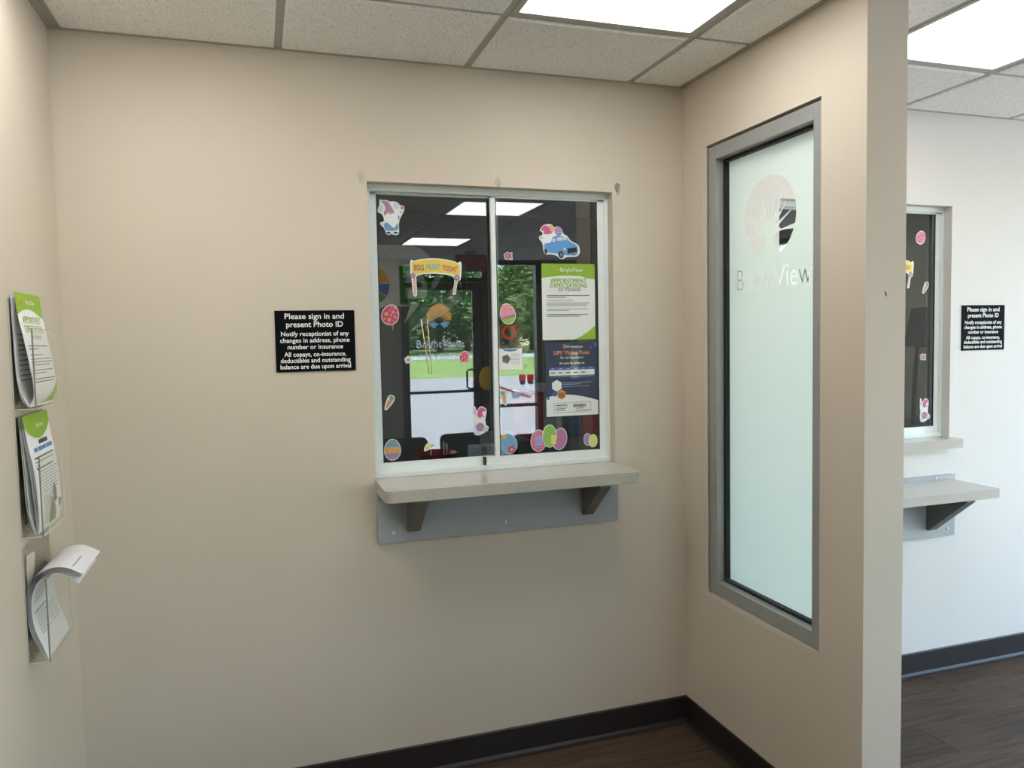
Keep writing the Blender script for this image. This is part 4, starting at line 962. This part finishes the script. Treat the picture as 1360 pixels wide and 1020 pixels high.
MB().bbox(1.52, 1.98, 1.02, 1.46, .44, .52, .03).build('seat', BL, t); MB().bbox(1.54, 1.96, 1.44, 1.50, .56, 1.06, .025).build('backrest', BL, t); MB().tube([(1.75, 1.25, .08), (1.75, 1.25, .44)], .03, 10).build('column', GP, t)
for sx_ in (1.50, 2.0): MB().tube([(sx_, 1.36, .46), (sx_, 1.36, .70), (sx_, 1.06, .72)], .02, 8).build('armrest', GP, t)
for k in range(5):
    a = 2*PI*k/5; MB().tube([(1.75, 1.25, .09), (1.75+.27*math.cos(a), 1.25+.27*math.sin(a), .055)], .018, 6).build('foot', BLACKP, t)
    MB().ball((1.75+.27*math.cos(a), 1.25+.27*math.sin(a), .03), .03, n=8).build('caster', BLACKP, t)

# ------------------------------------------------------------------ entrance (seen mirrored in the glass)
F = DARKF
def trans(name, rgb, amt=.85):
    m = mat(name, rgb, .6); N, L = m.node_tree.nodes, m.node_tree.links
    tl = N.new('ShaderNodeBsdfTranslucent'); tl.inputs[0].default_value = (*lin(rgb), 1); mx = N.new('ShaderNodeMixShader'); mx.inputs[0].default_value = amt
    L.new(N['Principled BSDF'].outputs[0], mx.inputs[1]); L.new(tl.outputs[0], mx.inputs[2]); L.new(mx.outputs[0], N['Material Output'].inputs['Surface']); return m
TWHITE = trans('translucent_white_vinyl', (240, 242, 242)); TORANGE = trans('translucent_orange_vinyl', (250, 206, 138)); TBLUE = trans('translucent_blue_vinyl', (190, 210, 222)); TRED = trans('translucent_red_vinyl', (255, 118, 108)); TNAVY = trans('translucent_navy_vinyl', (90, 116, 160)); TPAPER = trans('backlit_paper', (240, 242, 242), .45)
t = sroot('door_1', (.46, FR, 0))
fr = MB(); a, b = FR-.11, FR-.005
fr.box(0, .035, a, b, 0, 2.4); fr.box(.955, 1.075, a, b, 0, 2.4); fr.box(1.60, 1.66, a, b, 0, 2.4); fr.box(.035, .955, a, b, 2.355, 2.4); fr.box(.035, .955, a, b, 2.16, 2.21)
fr.box(1.075, 1.60, a, b, 2.36, 2.4); fr.box(1.075, 1.60, a, b, 0, .10); fr.box(1.075, 1.60, a+.02, b-.02, .70, .735)
fr.build('door_frame', F, t)
lf = MB(); c, d = FR-.08, FR-.036
lf.box(.038, .09, c, d, .01, 2.155); lf.box(.84, .952, c, d, .01, 2.155); lf.box(.09, .84, c, d, 2.07, 2.155); lf.box(.09, .84, c, d, .01, .25)
leaf = lf.build('door_leaf', F, t)
MB().box(.09, .84, FR-.060, FR-.054, .25, 2.07).build('glass_pane', GLASSC, leaf)
MB().tube([(.09, FR-.036, .91), (.09, FR-.005, .91), (.83, FR-.005, .91), (.83, FR-.036, .91)], .016, 8).build('push_bar', F, leaf)
MB().tube([(.85, FR-.08, 1.15), (.80, FR-.11, 1.15), (.78, FR-.12, 1.13), (.78, FR-.12, .95), (.80, FR-.11, .93), (.85, FR-.08, .93)], .012, 8).build('pull_handle', F, leaf)
yd = FR-.0612
up2, pet2 = sun_logo(.145)
def dec(part, pts, m, cx, cz):
    q = [(cx+u, cz+v) for u, v in pts]; ar = sum(q[i][0]*q[(i+1) % len(q)][1]-q[(i+1) % len(q)][0]*q[i][1] for i in range(len(q)))
    MB().prism(q if ar > 0 else q[::-1], yd-.0006, yd, 'y').build(part, m, leaf)
dec('emblem_sun', up2, TORANGE, .45, 1.77)
for p in pet2: dec('emblem_leaf', p, TBLUE, .45, 1.77)
text('BrightView', .125, (.45, yd-.001, 1.455), RB, TWHITE, leaf, bold=.004); text('MAIN ENTRY', .085, (.46, yd-.001, 1.315), RB, TWHITE, leaf)
w4 = sroot('window_4', (.495, FR, 2.21)); MB().box(.035, .955, FR-.060, FR-.054, 2.21, 2.355).build('glass_pane', GLASSC, w4)
w5 = sroot('window_5', (1.34, FR, .1)); MB().box(1.075, 1.60, FR-.060, FR-.054, .10, 2.36).build('glass_pane', GLASSC, w5)
for i, x in enumerate((1.43, 1.53)):
    t = thing('window_decal', ('red and blue shield decal nearer the door on the entrance side window', 'red and blue shield decal nearer the frame on the entrance side window')[i], 'decal', (x, FR-.061, .97), 'shield decals on the side window')
    MB().box(x-.042, x+.042, FR-.0617, FR-.0612, 1.0, 1.075).build('red_field', TRED, t)
    MB().prism([(x-.038, 1.0), (x-.03, .965), (x, .95), (x+.03, .965), (x+.038, 1.0)], FR-.0617, FR-.0612, 'y').build('blue_field', TNAVY, t)
t = thing('window_decal', 'white oval and MACC lettering decal low on the entrance side window', 'decal', (1.40, FR-.061, .80))
MB().prism([(1.345+.06*math.cos(2*PI*i/20), .835+.042*math.sin(2*PI*i/20)) for i in range(20)], FR-.0617, FR-.0612, 'y').build('oval', TWHITE, t)
text('MACC', .078, (1.50, FR-.0618, .85), RB, TWHITE, t, bold=.01)
t = thing('window_decal', 'red circle decal with an outlined box high on the entrance side window', 'decal', (1.27, FR-.061, 1.40))
rg = MB(); n = 24
for i in range(n):
    a0, a1 = 2*PI*i/n, 2*PI*(i+1)/n
    rg.prism([(1.27+r*math.cos(q), 1.58+r*math.sin(q)) for r, q in ((.055, a0), (.085, a0), (.085, a1), (.055, a1))], FR-.0617, FR-.0612, 'y')
rg.build('red_ring', TRED, t)
ol = MB(); 
for q in ((1.175, 1.18, 1.40, 1.68), (1.36, 1.365, 1.40, 1.68), (1.18, 1.36, 1.40, 1.405), (1.18, 1.36, 1.675, 1.68)): ol.box(q[0], q[1], FR-.0617, FR-.0612, q[2], q[3])
ol.build('outline', TRED, t)
# added unseen windows, put in to daylight the right-hand side
t = sroot('added_window_6', (2.45, FR, .95)); fr = MB(); a, b = FR-.10, FR-.02
fr.box(1.98, 2.92, a, b, .95, 1.0); fr.box(1.98, 2.92, a, b, 2.31, 2.36); fr.box(1.98, 2.03, a, b, 1.0, 2.31); fr.box(2.87, 2.92, a, b, 1.0, 2.31)
fr.build('window_frame', F, t); MB().box(2.03, 2.87, FR-.063, FR-.057, 1.0, 2.31).build('glass_pane', GLASSC, t)
t = sroot('added_window_7', (RX, -.96, .12)); fr = MB(); a, b = RX+.02, RX+.10  # added side window, brightens the back wall past the partition
fr.box(a, b, -1.62, -.30, .12, .16); fr.box(a, b, -1.62, -.30, 2.32, 2.36); fr.box(a, b, -1.62, -1.58, .16, 2.32); fr.box(a, b, -.34, -.30, .16, 2.32)
fr.build('window_frame', F, t); MB().box(RX+.057, RX+.063, -1.58, -.34, .16, 2.32).build('glass_pane', GLASSC, t)
t = sroot('added_window_8', (RX, -2.95, .12)); fr = MB(); a, b = RX+.02, RX+.10  # added side window, brightens the end face of the partition
fr.box(a, b, -3.75, -2.15, .12, .16); fr.box(a, b, -3.75, -2.15, 2.32, 2.36)
for y in (-3.75, -2.97, -2.19): fr.box(a, b, y, y+.04, .16, 2.32)
fr.build('window_frame', F, t)
for y in (-3.71, -2.93): MB().box(RX+.057, RX+.063, y, y+.74, .16, 2.32).build('glass_pane', GLASSC, t)
# exit sign hung from the ceiling
t = thing('exit_sign', 'red lettered EXIT sign hanging from the ceiling by the entrance door', 'sign', (.57, -4.98, 2.2))
MB().bbox(.42, .74, -5.0, -4.97, 2.2, 2.375, .004).build('housing', mat('grey_sign_housing', (120, 120, 118), .5), t); MB().bbox(.52, .64, -5.0, -4.97, 2.375, H, .002).build('canopy', TBAR, t)
text('EXIT', .17, (.58, -4.9685, 2.285), RI, mat('exit_red', (196, 30, 40), .5), t, bold=.015)
# waiting chairs with their backs to the reception
def rbox_prism(x0, x1, z0, z1, r, n=6):
    p = []
    for cx, cz, a in ((x1-r, z0+r, -90), (x1-r, z1-r, 0), (x0+r, z1-r, 90), (x0+r, z0+r, 180)):
        p += [(cx+r*math.cos(math.radians(a+90*i/n)), cz+r*math.sin(math.radians(a+90*i/n))) for i in range(n+1)]
    return p
def chair(x, y, rz, label, m, zt=.83):
    t = thing('waiting_chair', label, 'chair', (0, 0, 0), 'waiting room chairs')
    MB().prism([(u*(1-.10*(zt-v)), v) for u, v in rbox_prism(-.225, .225, .46, zt, .045)], .19, .225, 'y').build('backrest', m, t, bevel=.008)
    MB().prism([(u, v) for u, v in rbox_prism(-.23, .23, -.22, .20, .05)], .43, .455, 'z').build('seat', m, t, bevel=.008)
    for sx_ in (-1, 1):
        MB().tube([(sx_*.21, -.20, 0), (sx_*.20, -.19, .43)], .011, 8).build('leg', BLACKP, t); MB().tube([(sx_*.21, .23, 0), (sx_*.20, .19, .43)], .011, 8).build('leg', BLACKP, t)
    t.location = (x, y, 0); t.rotation_euler = (0, 0, rz)
chair(-.60, -2.85, .18, 'charcoal waiting chair at the turned end of the row, back to the reception window', CHAIRG, .82)
chair(-.10, -2.85, -.02, 'charcoal waiting chair in the middle of the row, back to the reception window', CHAIRG, .83)
chair(.44, -2.85, .0, 'black waiting chair at the door end of the row', mat('black_chair_plastic', (24, 26, 30), .5), .80)
# mustard bag hanging at the door
t = thing('hanging_bag', 'mustard yellow padded bag hanging by the entrance door handle side', 'bag', (.97, -5.70, .93))
MB().ball((.965, -5.76, 1.05), (.10, .07, .145), n=18).build('pouch', mat('mustard_fabric', (250, 196, 50), .8, .08, 12), t); MB().tube([(.93, -5.78, 1.17), (.95, -5.83, 1.25), (.98, -5.83, 1.25), (1.0, -5.78, 1.17)], .006, 6).build('strap', BLACKP, t); MB().tube([(.965, -5.866, 1.245), (.965, -5.825, 1.245)], .01, 8).build('hook', F, t)

# ------------------------------------------------------------------ outdoors: parking lot, lawn, road, trees
struct('ground_parking_lot', MB().box(-60, 90, -29, FR-.14, -.4, -.1), mat('pale_asphalt', (142, 140, 142), .9, .12, 3))
struct('ground_side_lot', MB().box(RX+.12, 90, FR-.14, 70, -.4, -.1), mat('pale_asphalt', (142, 140, 142), .9, .12, 3))
struct('ground_lawn', MB().box(-60, 110, -60, -29, -.4, -.09), mat('mown_grass', (112, 136, 66), .9, .25, 1.2))
struct('ground_road', MB().box(-90, 150, -73, -60, -.4, -.1), mat('road_asphalt', (150, 156, 170), .9, .1, 2))
struct('ground_field', MB().box(-120, 190, -170, -73, -.4, -.08), mat('field_grass', (96, 120, 56), .9, .25, .8))
t = thing('parking_kerb', 'long red painted kerb on the parking lot outside the entrance', 'kerb', (5.2, -18.5, -.1))
MB().prism([(5.33, -16.8), (5.42, -16.8), (6.22, -23.0), (6.13, -23.0)], -.1, -.03, 'z').build('kerb', mat('kerb_red', (150, 66, 58), .7, .1, 4), t)
MB().tube([(5.38, -16.8, -.03), (6.18, -23.0, -.03)], .012, 6).build('kerb_edge', mat('kerb_white', (220, 214, 206), .7), t)
BARK = mat('grey_brown_bark', (92, 84, 74), .9, .2, 6)
def leafmat(n, c):
    m = mat(n, c, .6, .35, 1.5); N, L = m.node_tree.nodes, m.node_tree.links; b = N['Principled BSDF']; ou = N['Material Output']
    tl = N.new('ShaderNodeBsdfTranslucent'); tl.inputs[0].default_value = (*[v*1.3 for v in lin(c)], 1); mx = N.new('ShaderNodeMixShader'); mx.inputs[0].default_value = .3
    L.new(b.outputs[0], mx.inputs[1]); L.new(tl.outputs[0], mx.inputs[2]); L.new(mx.outputs[0], ou.inputs['Surface']); return m
LEAF = [leafmat('deep_green_leaves', (66, 98, 60)), leafmat('mid_green_leaves', (94, 124, 66)), leafmat('yellow_green_leaves', (138, 156, 78))]
def crown(seed, n, rx, rz, s):
    r = random.Random(seed); vs = []; fs = []
    blobs = [(r.uniform(-.6, .6)*rx, r.uniform(-.6, .6)*rx, r.uniform(-.8, .9)*rz, r.uniform(.28, .45)*rx) for _ in range(26)]
    for i in range(n):
        b = r.choice(blobs); d = Vector((r.gauss(0, 1), r.gauss(0, 1), r.gauss(0, 1))).normalized()*b[3]*r.uniform(.65, 1.05)
        c = Vector((b[0], b[1], b[2]))+d; q = s*r.uniform(.6, 1.3)
        M = Matrix.Rotation(r.uniform(0, 6.3), 3, 'Z') @ Matrix.Rotation(r.uniform(-1.2, 1.2), 3, 'X')
        k = len(vs); vs += [tuple(c+M @ Vector(p)*q) for p in ((-1, 0, 0), (0, -.5, .1), (1, 0, 0), (0, .5, .1))]; fs.append((k, k+1, k+2, k+3))
    return vs, fs
protos = []
for i in range(3):
    vs, fs = crown(11+i, 6400, 5.4, 5.6, .30); me = bpy.data.meshes.new('foliage'); me.from_pydata(vs, [], fs); me.materials.append(LEAF[i]); protos.append(me)
tk = []
for i in range(2):
    mb = MB(); mb.tube([(0, 0, 0), (.05, 0, 2), (-.05, .1, 4.5), (.1, 0, 7.5)], [.42, .34, .28, .12], 10); mb.tube([(0, 0, 3.4), (1.4, .4, 5.6), (2.4, .6, 7.5)], [.18, .13, .05], 8); mb.tube([(0, 0, 4.0), (-1.3, -.3, 6.0), (-2.2, .2, 8.0)], [.17, .12, .05], 8)
    o = mb.build('trunk', BARK); tk.append(o.data); bpy.data.objects.remove(o)
random.seed(21)
TREES = [(13.6, -80, 1.0, 0), (25.5, -79, .98, 1), (1.5, -81, 1.0, 1), (37.5, -80, 1.0, 0), (8, -93, 1.06, 2), (20.5, -92.5, 1.06, 0), (33, -92.5, 1.06, 1), (45.5, -93, 1.06, 0), (14.5, -106, 1.1, 1), (27.5, -106, 1.1, 0), (40.5, -106, 1.1, 2), (21, -120, 1.15, 0), (34.5, -120, 1.15, 1), (48, -120, 1.15, 0)]
for x, y, s, k in TREES:
    t = thing('tree', 'leafy green tree beyond the lawn outside, mirrored in the reception glass', 'tree', (x, y, -.08), 'trees beyond the lawn'); t.scale = (s, s, s); t.rotation_euler = (0, 0, random.uniform(0, 6.3))
    for nm, me, z in (('foliage', protos[k], 7.0), ('trunk', tk[k % 2], 0)):
        o = bpy.data.objects.new(nm, me); COL.objects.link(o); o.parent = t; o.location = (0, 0, z)
for x, y, sc_ in ((10, -134, 1.3), (24.5, -134, 1.3), (39, -134, 1.3), (53.5, -134, 1.3), (17, -149, 1.3), (31.5, -149, 1.3), (46, -149, 1.3), (60.5, -149, 1.3)):
    t = thing('shrub_thicket', 'low dark thicket at the field edge behind the trees, mirrored in the glass', 'bush', (x, y, -.1), 'thickets at the field edge'); t.rotation_euler = (0, 0, x)
    o = bpy.data.objects.new('foliage', protos[0]); COL.objects.link(o); o.parent = t; o.location = (0, 0, 3.4); o.scale = (1.2, 1.2, .8)
t = thing('guy_stakes', 'two slanting tan support stakes on the lawn outside the entrance', 'stakes', (6.2, -33, -.1))
for x in (5.83, 6.12): MB().tube([(6.2+(x-6)*.4, -33, -.1), (x, -33.1, 2.5)], .02, 6).build('stake', mat('tan_stake', (168, 140, 98), .8), t)

flush_text()
